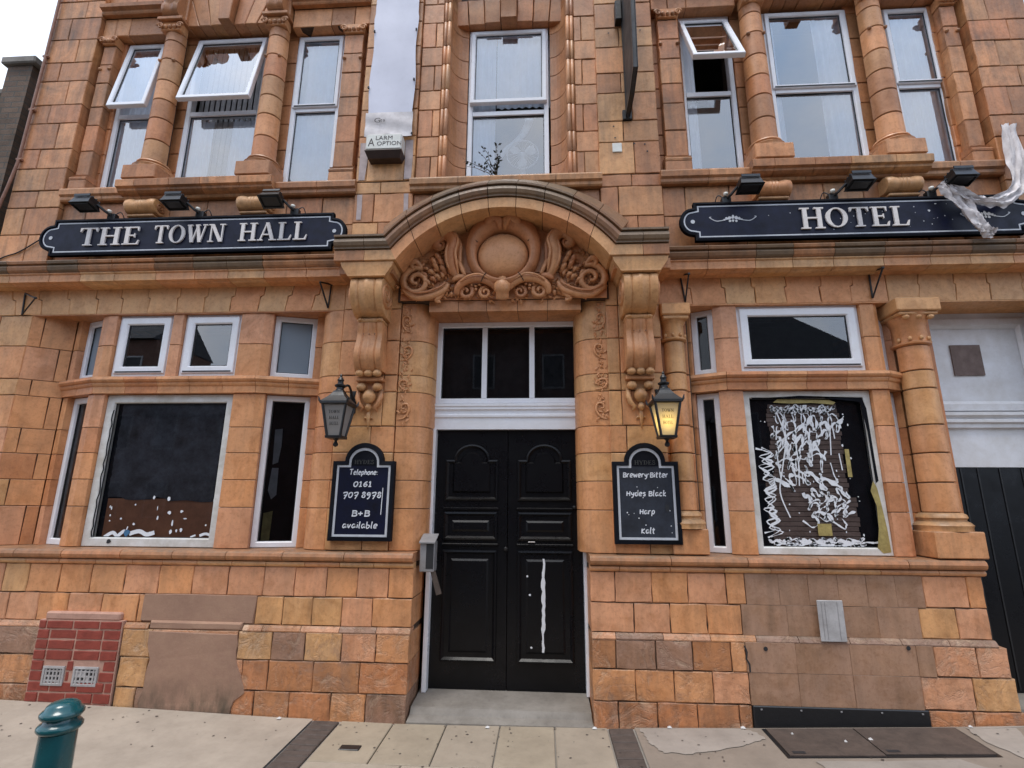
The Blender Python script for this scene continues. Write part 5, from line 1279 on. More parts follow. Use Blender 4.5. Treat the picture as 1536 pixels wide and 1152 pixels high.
# drooping tied curtain behind the centre window
P_ = smooth_path([(-.10, .34, 5.72), (-.14, .34, 5.55), (-.22, .345, 5.40), (-.38, .35, 5.25), (-.45, .35, 5.15)], 6)
tag(OB('tied_curtain', tube(P_, [.05-.001*i for i in range(len(P_))], 8, .4), 'curtain', smooth=True), 'twisted length of white curtain drooping behind centre window', 'curtain')
# desk fan
fx, fy, fzc = -.19, .36, 5.16
fn = empty('desk_fan', (fx, fy, 4.82), 'white desk fan standing behind the centre window above the door', 'fan')
OB('base', lathe((fx, fy, 4.82), [(.11, 0), (.115, .015), (.06, .03), (.02, .045)], 24), 'fan_plastic', fn, smooth=40)
OB('stand', lathe((fx, fy, 4.86), [(.045, 0), (.03, .15), (.018, .33)], 16), 'fan_plastic', fn, smooth=40)
OB('guard_ring', tube([(fx+.165*cos(2*pi*i/32), fy-.06, fzc+.165*sin(2*pi*i/32)) for i in range(33)], .008, 6), 'fan_plastic', fn, smooth=True)
OB('motor', lathe((fx, fy-.03, fzc-.04), [(.02, 0), (.05, .02), (.05, .06), (.02, .08)], 14), 'fan_plastic', fn, smooth=True)
for k in range(20):
    a = 2*pi*k/20; OB('guard_wire', tube([(fx+.03*cos(a), fy-.085, fzc+.03*sin(a)), (fx+.163*cos(a), fy-.06, fzc+.163*sin(a))], .0022, 4), 'fan_plastic', fn)
for k in range(3):
    a = 2*pi*k/3+.5; V = [(fx+r_*cos(a+d), fy-.055-.02*(d > 0), fzc+r_*sin(a+d)) for r_, d in ((.02, -.3), (.10, -.55), (.15, -.3), (.15, .25), (.10, .5), (.02, .3))]
    OB('blade', (V, [tuple(range(6))]), 'fan_plastic', fn, fix=False)
# shell of the building so rooms are dark behind the glass
OB('side_wall', box(XL+.012, XL+.25, .1, 6, -.2, 7.95), 'dark_brick', H); OB('side_wall', box(XR-.25, XR-.012, .1, 6, -.2, 7.95), 'dark_brick', H)
OB('rear_wall', box(XL+.25, XR-.25, 5.8, 6, -.2, 7.95), 'interior', H); OB('roof', box(XL, XR, -.06, 6, 7.95, 8.15), 'slate', H)
OB('upper_floor', box(XL+.25, XR-.25, .46, 5.8, 4.3, 4.5), 'interior', H); OB('ceiling', box(XL+.25, XR-.25, .46, 5.8, 6.95, 7.0), 'interior', H)
OB('ground_floor', box(XL+.25, XR-.25, .50, 5.8, -.1, .05), 'interior', H)

# ------------------------------------------------------------------ side door at the far right
XD0 = 3.36
TB('door_reveal', box(3.34, 3.40, .10, .42, .1, 3.33), core('pier', [box(4.45, XR, .012, .5, -.1, 3.34)]), ['orange', 'red'], .3)
courses(4.45, XR, [-.05, .4, .8, 1.2]+ZG[1:], 0, core('pier', [box(4.45, XR-.01, .02, .4, 0, 3.33)]), GFK, .3, .3, .4)
sd_ = OB('side_door_surround', box(3.40, 4.45, .31, .36, 1.93, 3.34), 'side_white', H)
OB('panel_frame', rloft(3.47, 4.38, 2.42, 3.27, [(0, .31), (0, .285), (.06, .28), (.075, .295), (.09, .305)]), 'side_white', sd_)
OB('rail', mould([(0, 2.26), (.03, 2.27), (.03, 2.30), (.05, 2.315), (.05, 2.335), (.03, 2.35), (.06, 2.375), (.06, 2.40), (0, 2.415)], 3.40, 4.45, .31, 0), 'side_white', sd_)
a, b_ = U(1424, 518, .3), U(1478, 563, .3)
OB('spy_window', box(a[0], b_[0], .296, .309, b_[1], a[1]), 'slat', sd_)
s2 = OB('side_door', box(3.40, 4.45, .325, .37, .17, 1.929), 'black_door', H)
for x in (3.60, 3.74, 3.92, 4.10, 4.28): OB('board_joint', box(x, x+.012, .319, .326, .19, 1.92), 'black_iron', s2)
OB('threshold', box(3.40, 4.45, -.02, .35, .0, .168), 'step_stone', H)

# ------------------------------------------------------------------ serif letters (strokes with serifs), built as raised prisms
SW, TW = .17, .06
def glyph(ch):
    q = []; ser = lambda x, z, w_=.19: q.append([(x-w_, z), (x+w_, z), (x+w_, z+TW), (x-w_, z+TW)])
    st = lambda x0, z0, x1, z1, w_: q.append([(x0-w_/2, z0), (x0+w_/2, z0), (x1+w_/2, z1), (x1-w_/2, z1)])
    if ch == 'T': st(.40, TW, .40, 1-TW, SW); ser(.40, 0); q.append([(.02, 1-TW), (.78, 1-TW), (.78, 1), (.02, 1)]); q.append([(.02, .78), (.06, .78), (.13, .94), (.02, .94)]); q.append([(.74, .78), (.78, .78), (.78, .94), (.67, .94)]); W_ = .80
    elif ch == 'H': [ (st(x, TW, x, 1-TW, SW), ser(x, 0), ser(x, 1-TW)) for x in (.20, .76)]; q.append([(.285, .48), (.675, .48), (.675, .55), (.285, .55)]); W_ = .96
    elif ch == 'E': st(.20, TW, .20, 1-TW, SW); q.append([(.02, 0), (.70, 0), (.74, .24), (.70, .24), (.62, TW), (.02, TW)]); q.append([(.02, 1-TW), (.60, 1-TW), (.64, .77), (.68, .77), (.68, 1), (.02, 1)]); q.append([(.285, .48), (.50, .48), (.50, .55), (.285, .55)]); q.append([(.50, .40), (.54, .40), (.54, .63), (.50, .63)]); W_ = .78
    elif ch == 'L': st(.20, TW, .20, 1-TW, SW); ser(.20, 1-TW); q.append([(.02, 0), (.66, 0), (.72, .28), (.68, .28), (.58, TW), (.02, TW)]); W_ = .74
    elif ch == 'A': st(.13, TW, .42, 1, .07); st(.74, TW, .43, 1, .18); ser(.12, 0, .14); ser(.76, 0, .19); q.append([(.25, .30), (.60, .30), (.60, .36), (.27, .36)]); W_ = .92
    elif ch == 'N': st(.18, TW, .18, 1-TW, .07); st(.80, 0, .80, 1-TW, .07); st(.74, 0, .20, 1, .19); ser(.18, 0, .15); ser(.80, 1-TW, .16); q.append([(.02, 1-TW), (.22, 1-TW), (.2, 1), (.02, 1)]); W_ = .98
    elif ch == 'W': st(.34, 0, .14, 1-TW, .17); st(.36, 0, .60, 1-TW, .07); st(.78, 0, .58, 1-TW, .17); st(.80, 0, 1.02, 1-TW, .07); ser(.16, 1-TW, .15); ser(.60, 1-TW, .13); ser(1.02, 1-TW, .13); W_ = 1.16
    elif ch == 'O':
        n_ = 20; W_ = .96
        for i in range(n_):
            a, b_ = 2*pi*i/n_, 2*pi*(i+1)/n_
            q.append([(.47+.45*cos(a), .5+.51*sin(a)), (.47+.45*cos(b_), .5+.51*sin(b_)), (.47+.27*cos(b_), .5+.455*sin(b_)), (.47+.27*cos(a), .5+.455*sin(a))])
    elif ch == 'D':
        st(.20, TW, .20, 1-TW, SW); q.append([(.02, 0), (.4, 0), (.4, TW), (.02, TW)]); q.append([(.02, 1-TW), (.4, 1-TW), (.4, 1), (.02, 1)]); W_ = .92; n_ = 10
        for i in range(n_):
            a, b_ = -pi/2+pi*i/n_, -pi/2+pi*(i+1)/n_
            q.append([(.4+.45*cos(a), .5+.5*sin(a)), (.4+.45*cos(b_), .5+.5*sin(b_)), (.4+.28*cos(b_), .5+.44*sin(b_)), (.4+.28*cos(a), .5+.44*sin(a))])
    elif ch == 'Y': st(.44, TW, .44, .48, SW); st(.40, .46, .14, 1-TW, .17); st(.46, .46, .76, 1-TW, .07); ser(.44, 0); ser(.16, 1-TW, .15); ser(.76, 1-TW, .13); W_ = .88
    elif ch == 'S':
        P_ = smooth_path([(.60, .76), (.56, .92), (.36, .97), (.14, .86), (.18, .64), (.44, .5), (.62, .32), (.56, .09), (.32, .03), (.10, .12), (.06, .28)], 3); W_ = .72
        for p, r_ in zip(P_, P_[1:]):
            d = (r_-p).normalized(); nn_ = Vector((-d.y, d.x))*.055; q.append([tuple(p-nn_), tuple(r_-nn_), tuple(r_+nn_), tuple(p+nn_)])
    else: W_ = .42
    return q, W_
def serif_word(word, x0, x1, z0, h, y, depth, mat, par, big=1., gap=.07, slope=0.):
    gs = [glyph(c) for c in word]; tot = sum(w_ for _, w_ in gs)+gap*(len(gs)-1); k = (x1-x0)/tot; x = 0; i = 0
    for c, (qs, w_) in zip(word, gs):
        if qs:
            parts = []
            for P_ in qs:
                i += 1; parts.append(prism([(x0+(x+u)*k, z0+v*h) for u, v in P_], y-depth-.0002*(i % 7), y))
            OB('letter', join(*parts), mat, par)
        x += w_+gap
# ------------------------------------------------------------------ fascia signs
YS = -.135
def sign_outline(x0, x1, z0, z1, e):
    r_ = .115; zc_ = (z0+z1)/2; xa, xb = x0+.13, x1-.13
    P_ = [(xa+e*.4, z0+e), (xb-e*.4, z0+e), (xb-e*.4, z0+.055)]
    P_ += [(xb+.012+(r_-e*.6)*cos(t)*1.02, zc_+(zc_-z0-.055)*sin(t)*.98) for t in [-pi/2+pi*i/12 for i in range(0, 13)]]
    P_ += [(xb-e*.4, z1-.055), (xb-e*.4, z1-e), (xa+e*.4, z1-e), (xa+e*.4, z1-.055)]
    P_ += [(xa-.012-(r_-e*.6)*cos(t)*1.02, zc_+(zc_-z0-.055)*sin(t)*.98) for t in [pi/2-pi*i/12 for i in range(0, 13)]]
    P_ += [(xa+e*.4, z0+.055)]
    return P_
def fascia(x0, x1, lab):
    z0, z1 = 3.888, 4.268
    o = empty('fascia_sign', ((x0+x1)/2, YS, z0), lab, 'sign')
    OB('board', prism(sign_outline(x0, x1, z0, z1, 0), YS, YS+.035), 'navy_board', o)
    A = sign_outline(x0, x1, z0, z1, .0); 
    OB('edge_rim', (lambda Q, q: ([(x, YS-.008, z) for x, z in Q]+[(x, YS-.012, z) for x, z in q]+[(x, YS+.001, z) for x, z in q]+[(x, YS+.03, z) for x, z in Q], [(k, (k+1) % len(Q), len(Q)+(k+1) % len(Q), len(Q)+k) for k in range(len(Q))]+[(len(Q)+k, len(Q)+(k+1) % len(Q), 2*len(Q)+(k+1) % len(Q), 2*len(Q)+k) for k in range(len(Q))]+[(k, (k+1) % len(Q), 3*len(Q)+(k+1) % len(Q), 3*len(Q)+k) for k in range(len(Q))]))(A, inset(A, .02)), 'black_paint', o)
    Q, q = inset(A, .034), inset(A, .046); n_ = len(Q)
    OB('border_line', ([(x, YS-.002, z) for x, z in Q]+[(x, YS-.002, z) for x, z in q], [(k, (k+1) % n_, n_+(k+1) % n_, n_+k) for k in range(n_)]), 'cream_line', o, fix=False)
    for x in (x0+.115, x1-.115): OB('screw_cap', lathe((x, YS-.006, (z0+z1)/2), [(.018, -.018), (.018, .018)], 14) if False else ([(x+.019*cos(2*pi*k/14), YS-.004, (z0+z1)/2+.019*sin(2*pi*k/14)) for k in range(14)], [tuple(range(14))]), 'cream_line', o, fix=False)
    for x in (x0+.5, (x0+x1)/2, x1-.5): OB('batten', box(x-.03, x+.03, YS+.035, .01, 3.95, 4.20), 'black_iron', o)
    return o
s1 = fascia(-4.868, -1.824, 'navy fascia sign reading THE TOWN HALL in cream letters')
serif_word('THE', -4.45, -3.83, 3.982, .185, YS-.004, .014, 'letter_cream', s1); serif_word('TOWN', -3.70, -2.99, 3.988, .185, YS-.004, .014, 'letter_cream', s1, gap=.05); serif_word('HALL', -2.86, -2.19, 3.990, .185, YS-.004, .014, 'letter_cream', s1)
s2_ = fascia(1.245, 4.29, 'navy fascia sign reading HOTEL in cream letters')
serif_word('H', 2.29, 2.50, 3.975, .205, YS-.004, .014, 'letter_cream', s2_); serif_word('OTEL', 2.505, 3.22, 3.985, .188, YS-.004, .014, 'letter_cream', s2_, gap=.04)
def flourish(cx, cz, par):
    pp = []
    for sg in (-1, 1):
        pp.append(ribbon(smooth_path([(cx+sg*.05, cz), (cx+sg*.10, cz-.012), (cx+sg*.15, cz-.015), (cx+sg*.19, cz+.008), (cx+sg*.205, cz+.022), (cx+sg*.19, cz+.024)], 4), .007, YS-.003))
        for k, (dx, dz, r_) in enumerate(((.03, .012, .018), (.055, .006, .014), (.075, -.004, .010), (.028, -.018, .013))): pp.append(blob(cx+sg*dx, cz+dz, r_, YS-.0032-.0002*k, 9))
    pp.append(blob(cx, cz+.02, .015, YS-.0036, 9, 1.5)); pp.append(blob(cx, cz-.014, .012, YS-.0038, 9, 1.2))
    OB('flourish', join(*pp), 'cream_line', par, fix=False)
flourish(1.715, 4.095, s2_); flourish(3.86, 4.07, s2_)
OB('flecks', join(*[blob(R.uniform(2.0, 3.6), R.uniform(3.96, 4.20), R.uniform(.003, .006), YS-.0028, 6) for _ in range(26)]+[blob(3.40, 4.13, .012, YS-.003, 9)]), 'cream_line', s2_, fix=False)

# ------------------------------------------------------------------ brush lettering
SF = {'T': [[(0, .9), (.55, .95)], [(.3, .93), (.26, 0)]], 'e': [[(.05, .28), (.38, .36), (.34, .55), (.16, .56), (.05, .3), (.12, .04), (.36, .06)]], 'l': [[(.12, .95), (.08, .1), (.18, .02)]], 'p': [[(.1, .56), (.06, -.3)], [(.1, .45), (.28, .58), (.4, .4), (.3, .06), (.1, .08)]],
      'h': [[(.08, .95), (.06, 0)], [(.08, .35), (.25, .56), (.36, .4), (.36, 0)]], 'o': [[(.22, .56), (.06, .36), (.1, .06), (.28, .02), (.4, .28), (.34, .52), (.22, .56)]], 'n': [[(.06, .56), (.06, 0)], [(.07, .35), (.26, .57), (.36, .4), (.38, .02)]], ':': [[(.1, .42), (.1, .5)], [(.1, .04), (.1, .12)]],
      '0': [[(.25, .68), (.06, .45), (.1, .06), (.3, .0), (.46, .3), (.42, .6), (.25, .68)]], '1': [[(.08, .52), (.22, .68), (.2, .02)], [(.06, 0), (.36, .02)]], '6': [[(.42, .7), (.16, .5), (.08, .18), (.22, 0), (.42, .16), (.34, .36), (.12, .26)]], '7': [[(.04, .56), (.2, .66), (.5, .62), (.22, -.22)], [(.14, .26), (.44, .28)]], '8': [[(.42, .6), (.24, .72), (.1, .56), (.38, .3), (.34, .02), (.12, .04), (.1, .24), (.42, .6)]], '9': [[(.44, .54), (.24, .66), (.08, .46), (.2, .3), (.44, .54), (.34, .0), (.14, -.22)]],
      'B': [[(.1, .72), (.1, .02)], [(.04, .7), (.4, .68), (.42, .48), (.14, .40), (.46, .32), (.44, .06), (.04, .02)]], '+': [[(.24, .6), (.24, .1)], [(.02, .34), (.46, .36)]], 'a': [[(.36, .52), (.14, .54), (.05, .24), (.16, .02), (.36, .3), (.36, .54), (.4, .02)]], 'v': [[(.04, .56), (.18, .02), (.36, .56)]], 'i': [[(.1, .54), (.1, .02)], [(.1, .74), (.11, .80)]], 'b': [[(.08, .95), (.08, .04), (.3, .04), (.38, .36), (.1, .46)]],
      'r': [[(.06, .56), (.06, 0)], [(.07, .36), (.2, .56), (.32, .5)]], 'w': [[(.04, .56), (.14, .02), (.28, .42), (.42, .02), (.54, .56)]], 'y': [[(.04, .56), (.12, .22), (.34, .26)], [(.38, .56), (.30, -.1), (.08, -.28)]], 't': [[(.18, .86), (.14, .08), (.28, .02)], [(.0, .56), (.34, .58)]], 'H': [[(.08, .72), (.08, 0)], [(.46, .74), (.44, 0)], [(.0, .38), (.48, .4)]], 'd': [[(.36, .48), (.1, .5), (.06, .1), (.3, .08), (.38, .95), (.4, .02)]], 's': [[(.34, .5), (.16, .56), (.1, .4), (.32, .22), (.24, .02), (.04, .06)]],
      'k': [[(.08, .95), (.06, 0)], [(.36, .56), (.08, .28), (.38, .0)]], 'c': [[(.36, .46), (.2, .56), (.06, .34), (.12, .04), (.36, .08)]], 'K': [[(.1, .72), (.08, 0)], [(.44, .7), (.1, .34), (.46, 0)]]}
def brush(text, cx, z0, width, h, y, mat, par, name='lettering'):
    adv = lambda c: .28 if c == ' ' else max(p[0] for s in SF[c] for p in s)+.12
    tot = sum(adv(c) for c in text); k = width/tot; x = cx-width/2; parts = []; i = 0
    for c in text:
        if c != ' ':
            for s in SF[c]:
                i += 1; P_ = smooth_path([(x+(px+.12*py*.6)*k, z0+py*h) for px, py in s], 4); parts.append(ribbon(P_, min(.16*h, .02), y-.0002*(i % 9)))
        x += adv(c)*k
    OB(name, join(*parts), mat, par, fix=False)
simple('faded_board', (.035, .040, .054), .55, .35, 5, spec=.3, bmp=.05)
def notice(cx, lab):
    o = empty('notice_board', (cx, -.05, 1.288), lab, 'notice board')
    hw, z0, z1 = .266, 1.288, 1.942; ra = .165; yb = -.075
    def outl(e):
        P_ = [(cx-hw+e, z0+e), (cx+hw-e, z0+e), (cx+hw-e, z1-e), (cx+ra-e, z1-e)]
        return P_+[(cx+(ra-e)*cos(pi*i/16), z1-e*.3+.155/.165*(ra-e)*sin(pi*i/16)) for i in range(1, 16)]+[(cx-ra+e, z1-e), (cx-hw+e, z1-e)]
    OB('board', prism(outl(.012), yb+.012, -.018), 'navy_board' if cx < 0 else 'faded_board', o)
    def ringm(e0, e1, y0, y1, nm, mat):
        A, B = outl(e0), outl(e1); n_ = len(A)
        OB(nm, ([(x, -.02, z) for x, z in A]+[(x, y0, z) for x, z in A]+[(x, y1, z) for x, z in B]+[(x, yb+.014, z) for x, z in B], [(s*n_+k, s*n_+(k+1) % n_, (s+1)*n_+(k+1) % n_, (s+1)*n_+k) for s in range(3) for k in range(n_)]), mat, o)
    ringm(0, .030, yb, yb-.006, 'frame', 'black_paint'); 
    A, B = outl(.034), outl(.052); n_ = len(A)
    OB('inner_line', ([(x, yb+.005, z) for x, z in A]+[(x, yb+.005, z) for x, z in B]+[(x, yb+.012, z) for x, z in A]+[(x, yb+.012, z) for x, z in B], [(k, (k+1) % n_, n_+(k+1) % n_, n_+k) for k in range(n_)]+[(n_+k, n_+(k+1) % n_, 3*n_+(k+1) % n_, 3*n_+k) for k in range(n_)]), 'cream_line', o)
    OB('name_panel', prism([(cx-.11, 1.905), (cx+.11, 1.905)]+[(cx+.112*cos(pi*i/10), 1.93+.10*sin(pi*i/10)) for i in range(11)], yb+.009, yb+.0115), 'black_paint', o)
    serif_word('HYDES', cx-.085, cx+.085, 1.918, .034, yb+.009, .0015, 'dim_letter', o)
    return o, yb+.010
o, yb = notice(-1.520, 'black arched notice board chalked with a telephone number, left of door')
for t, z, w_, h in (('Telephone:', 1.828, .245, .048), ('0161', 1.730, .165, .058), ('707 8978', 1.640, .335, .060), ('B+B', 1.487, .16, .062), ('available', 1.392, .30, .055)): brush(t, -1.520, z, w_, h, yb, 'chalk', o)
OB('scratch', ribbon([(-1.345, 1.72), (-1.35, 1.5)], .006, yb-.0025), 'chalk', o, fix=False)
o, yb = notice(.838, 'black arched notice board listing beers, right of door')
for t, z, w_, h in (('Brewery Bitter', 1.815, .37, .050), ('Hydes Black', 1.665, .325, .050), ('Harp', 1.522, .125, .050), ('Kalt', 1.372, .115, .050)): brush(t, .838, z, w_, h, yb, 'chalk', o)
OB('flecks', join(*[blob(.838+R.uniform(-.2, .2), R.uniform(1.35, 1.88), R.uniform(.003, .008), yb-.001, 6) for _ in range(14)]), 'chalk', o, fix=False)
OB('scratch', blob(1.0, 1.57, .02, yb-.0012, 8, 1.8), 'gasket', o, fix=False)

# ------------------------------------------------------------------ wall lanterns
def lantern(cx, cy, lit, lab):
    o = empty('wall_lantern', (cx, cy, 2.05), lab, 'lantern')
    zb_, zt, hb, ht = 2.125, 2.39, .055, .098
    # glazing bars and panes
    cs = [(-1, -1), (1, -1), (1, 1), (-1, 1)]
    for i in range(4):
        a, b_ = cs[i], cs[(i+1) % 4]
        OB('corner_bar', tube([(cx+a[0]*hb, cy+a[1]*hb, zb_), (cx+a[0]*ht, cy+a[1]*ht, zt)], .011, 6), 'black_iron', o)
        k = .93; V = [(cx+a[0]*hb*k, cy+a[1]*hb*k, zb_+.006), (cx+b_[0]*hb*k, cy+b_[1]*hb*k, zb_+.006), (cx+b_[0]*ht*k, cy+b_[1]*ht*k, zt-.004), (cx+a[0]*ht*k, cy+a[1]*ht*k, zt-.004)]
        OB('glass_pane', (V, [(0, 1, 2, 3)]), 'lamp_glass', o, fix=False)
    def sq(h, z): return [(cx-h, cy-h, z), (cx+h, cy-h, z), (cx+h, cy+h, z), (cx-h, cy+h, z)]
    OB('base_frame', loftx([sq(hb+.012, zb_-.012), sq(hb+.014, zb_+.008), sq(hb-.01, zb_+.012)]), 'black_iron', o)
    OB('finial', lathe((cx, cy, 2.045), [(.003, 0), (.018, .008), (.022, .022), (.014, .038), (.010, .05), (.026, .066), (.04, .074)], 14), 'black_iron', o, smooth=40)
    OB('roof', loftx([sq(.106, 2.388), sq(.117, 2.396), sq(.116, 2.414), sq(.093, 2.438), sq(.066, 2.468), sq(.044, 2.50), sq(.038, 2.516)]), 'black_iron', o)
    for s_ in cs: OB('corner_horn', tube([(cx+s_[0]*.105, cy+s_[1]*.105, 2.40), (cx+s_[0]*.119, cy+s_[1]*.119, 2.418), (cx+s_[0]*.125, cy+s_[1]*.125, 2.448)], [.012, .010, .004], 6), 'black_iron', o)
    OB('chimney', lathe((cx, cy, 2.512), [(.036, 0), (.040, .008), (.032, .02), (.030, .035), (.046, .045), (.048, .055), (.026, .068), (.022, .085), (.029, .10), (.018, .118), (.010, .13), (.013, .14), (.003, .156)], 14), 'black_iron', o, smooth=40)
    # bracket arm to the wall
    ex = .04 if cx < 0 else -.0
    OB('arm', tube(smooth_path([(cx, cy, 2.53), (cx+ex, cy+.06, 2.58), (cx+ex, cy+.14, 2.55), (cx+ex, -.03, 2.46)], 5), .011, 8), 'black_iron', o, smooth=True)
    OB('wall_plate', cbox(cx+ex-.03, cx+ex+.03, -.045, -.018, 2.36, 2.56, .006), 'black_iron', o)
    # lettering on the front glass
    for j, wd in enumerate(('TOWN', 'HALL', 'HOTEL')):
        z = 2.315-j*.048; t = (z-zb_)/(zt-zb_); hh = (hb+(ht-hb)*t); y = cy-hh*.93-.003
        serif_word(wd, cx-hh*.55, cx+hh*.55, z, .026, y, .001, 'dim_letter', o)
    OB('bulb', lathe((cx, cy, 2.20), [(.004, 0), (.028, .02), (.036, .05), (.022, .085), (.014, .10)], 14), 'bulb' if lit else 'lamp_glass', o, smooth=True)
    OB('lamp_holder', lathe((cx, cy, 2.30), [(.016, 0), (.018, .05), (.018, .09)], 10), 'black_iron', o)
    return o
lantern(-1.715, -.235, False, 'unlit black lantern on the wall left of the door')
lantern(.990, -.235, True, 'lit black lantern glowing yellow on the wall right of the door')
# lit lamp's own light
pl_ = bpy.data.lights.new('lantern_light', 'POINT'); pl_.energy = 1.0; pl_.color = (1, .66, .18); pl_.shadow_soft_size = .04
po = bpy.data.objects.new('lantern_light', pl_); COL.objects.link(po); po.location = (.990, -.235, 2.25)

# ------------------------------------------------------------------ floodlights on the signs
def flood(px, py, tilt, side, lab):
    cx, cz = U(px, py, -.27); cy = -.27
    o = empty('floodlight', (cx, cy, cz-.05), lab, 'floodlight', 'floodlights above the fascia signs')
    def rt(VF): return rotp(VF, (cx, cy, cz), radians(tilt))
    OB('housing', rt(loftx([[(cx-.085, cy-.045, cz+.055), (cx+.085, cy-.045, cz+.055), (cx+.085, cy+.045, cz+.055), (cx-.085, cy+.045, cz+.055)], [(cx-.09, cy-.06, cz+.0), (cx+.09, cy-.06, cz+.0), (cx+.09, cy+.06, cz+.0), (cx-.09, cy+.06, cz+.0)], [(cx-.10, cy-.07, cz-.035), (cx+.10, cy-.07, cz-.035), (cx+.10, cy+.07, cz-.035), (cx-.10, cy+.07, cz-.035)]])), 'black_iron', o)
    for k in range(4): OB('cooling_fin', rt(box(cx-.08, cx+.08, cy-.062+k*.038, cy-.054+k*.038, cz+.045, cz+.072)), 'black_iron', o)
    OB('lens_bezel', rt(rloft(cx-.104, cx+.104, cy-.075, cy+.075, [(0, 0), (.02, .004), (.022, -.01)], lambda u, w_, z: (u, z, cz-.037+w_))), 'black_iron', o)
    OB('lens', rt(([(cx-.085, cy-.055, cz-.030), (cx+.085, cy-.055, cz-.030), (cx+.085, cy+.055, cz-.030), (cx-.085, cy+.055, cz-.030)], [(0, 1, 2, 3)])), 'dark_glass', o, fix=False)
    bx_, bz = cx+side*.155, 4.275
    OB('arm', tube([(cx+side*.09, cy+.03, cz+.01), (cx+side*.13, cy+.09, cz-.03), (bx_, YS+.012, bz+.03), (bx_, YS+.015, bz-.01)], .013, 6), 'black_iron', o)
    OB('bracket', cbox(bx_-.04, bx_+.04, YS-.01, YS+.05, bz-.018, bz+.05, .006), 'black_iron', o)
    OB('sensor_cap', lathe((bx_-.01, YS-.02, bz+.045), [(.004, 0), (.02, .006), (.02, .028), (.004, .034)], 10), 'alarm_white', o, smooth=True)
    OB('flex', tube(smooth_path([(bx_, YS+.02, bz+.03), (bx_+side*.06, YS+.03, bz+.08), (bx_+side*.08, YS+.06, bz+.03), (bx_+side*.05, -.01, bz-.005)], 5), .005, 5), 'black_iron', o)
    return o
for i, (px, py, sd2, lab) in enumerate([(128, 306, 1, 'leftmost black floodlight over the THE TOWN HALL sign'), (263, 303, 1, 'middle black floodlight over the THE TOWN HALL sign'), (408, 299, 1, 'black floodlight over the last letters of the THE TOWN HALL sign'),
        (1124, 278, -1, 'black floodlight over the flourish left of HOTEL'), (1289, 273, -1, 'black floodlight directly over the word HOTEL'), (1441, 266, -1, 'rightmost black floodlight beside the torn white cloth')]): flood(px, py, -10 if i != 2 else -25, sd2, lab)

# ------------------------------------------------------------------ alarm box, banner, stains
al = empty('alarm_box', (-1.52, -.09, 4.85), 'white alarm bell box with dark base lettered ALARM OPTION', 'alarm box')
OB('cover', cbox(-1.70, -1.345, -.16, -.03, 4.925, 5.10, .012), 'alarm_white', al)
OB('base_tray', loftx([[(-1.70, -.155, 4.93), (-1.345, -.155, 4.93), (-1.345, -.03, 4.93), (-1.70, -.03, 4.93)], [(-1.705, -.165, 4.915), (-1.34, -.165, 4.915), (-1.34, -.03, 4.915), (-1.705, -.03, 4.915)], [(-1.68, -.12, 4.855), (-1.365, -.12, 4.855), (-1.365, -.03, 4.855), (-1.68, -.03, 4.855)]]), 'alarm_dark', al)
simple('sign_ink', (.07, .055, .05), .6, .2, 30, bmp=0)
def bfont(txt, x, z, size, y, mat, par, sx=1.):
    cu = bpy.data.curves.new('t', 'FONT'); cu.body = txt; cu.size = size; cu.extrude = 0.0006
    t = bpy.data.objects.new('t', cu); COL.objects.link(t); bpy.context.view_layer.update()
    me = t.to_mesh(); V = [(x+v.co.x*sx, y-v.co.z, z+v.co.y) for v in me.vertices]; F = [tuple(p.vertices) for p in me.polygons]; t.to_mesh_clear(); bpy.data.objects.remove(t)
    return OB('lettering', (V, F), mat, par)
bfont('A', -1.675, 4.965, .12, -.1612, 'sign_ink', al, .8); bfont('LARM', -1.605, 5.03, .062, -.1612, 'sign_ink', al, 1.1); bfont('OPTION', -1.588, 4.968, .062, -.1612, 'sign_ink', al, 1.05)
# banner
V = []; F = []; nx, nzr = 10, 40
for j in range(nzr+1):
    for i in range(nx+1):
        t = i/nx; z = 5.14+(7.9-5.14)*j/nzr; x = -1.742+.462*t+.01*(1-2*t)*sin(j*.5)*(j < 22)
        y = -.062-.010*sin(t*pi)-.003*sin(j*.45+t*3); V.append((x, y, z))
for j in range(nzr):
    for i in range(nx): a = j*(nx+1)+i; F.append((a, a+1, a+nx+2, a+nx+1))
bn = OB('wall_banner', (V, F), 'banner_white', smooth=True, fix=False); tag(bn, 'tall blank white banner fixed to the wall above the alarm box', 'banner')
V = []; F = []
for j in range(9):
    for i in range(nx+1):
        t = i/nx; z = 5.135+.27*j/8-(.012*sin(t*pi*3) if j == 0 else 0); V.append((-1.75+.478*t, -.082-.012*sin(t*pi)-.006*sin(j*1.1+t*4), z))
for j in range(8):
    for i in range(nx): a = j*(nx+1)+i; F.append((a, a+1, a+nx+2, a+nx+1))
OB('lower_sheet', (V, F), 'cloth_white', bn, smooth=True, fix=False)
bfont('G', -1.655, 5.275, .075, -.106, 'sign_ink', bn, 1.3); bfont('t', -1.59, 5.285, .05, -.106, 'sign_ink', bn, 1.3); bfont('s', -1.565, 5.285, .05, -.106, 'sign_ink', bn, 1.3)
for x, z in ((-1.735, 6.42), (-1.29, 6.42), (-1.75, 5.72), (-1.275, 5.16), (-1.745, 5.16), (-1.285, 5.8)): OB('fixing', lathe((x, -.075, z), [(.010, -.010), (.010, .010)], 8), 'black_iron', bn)
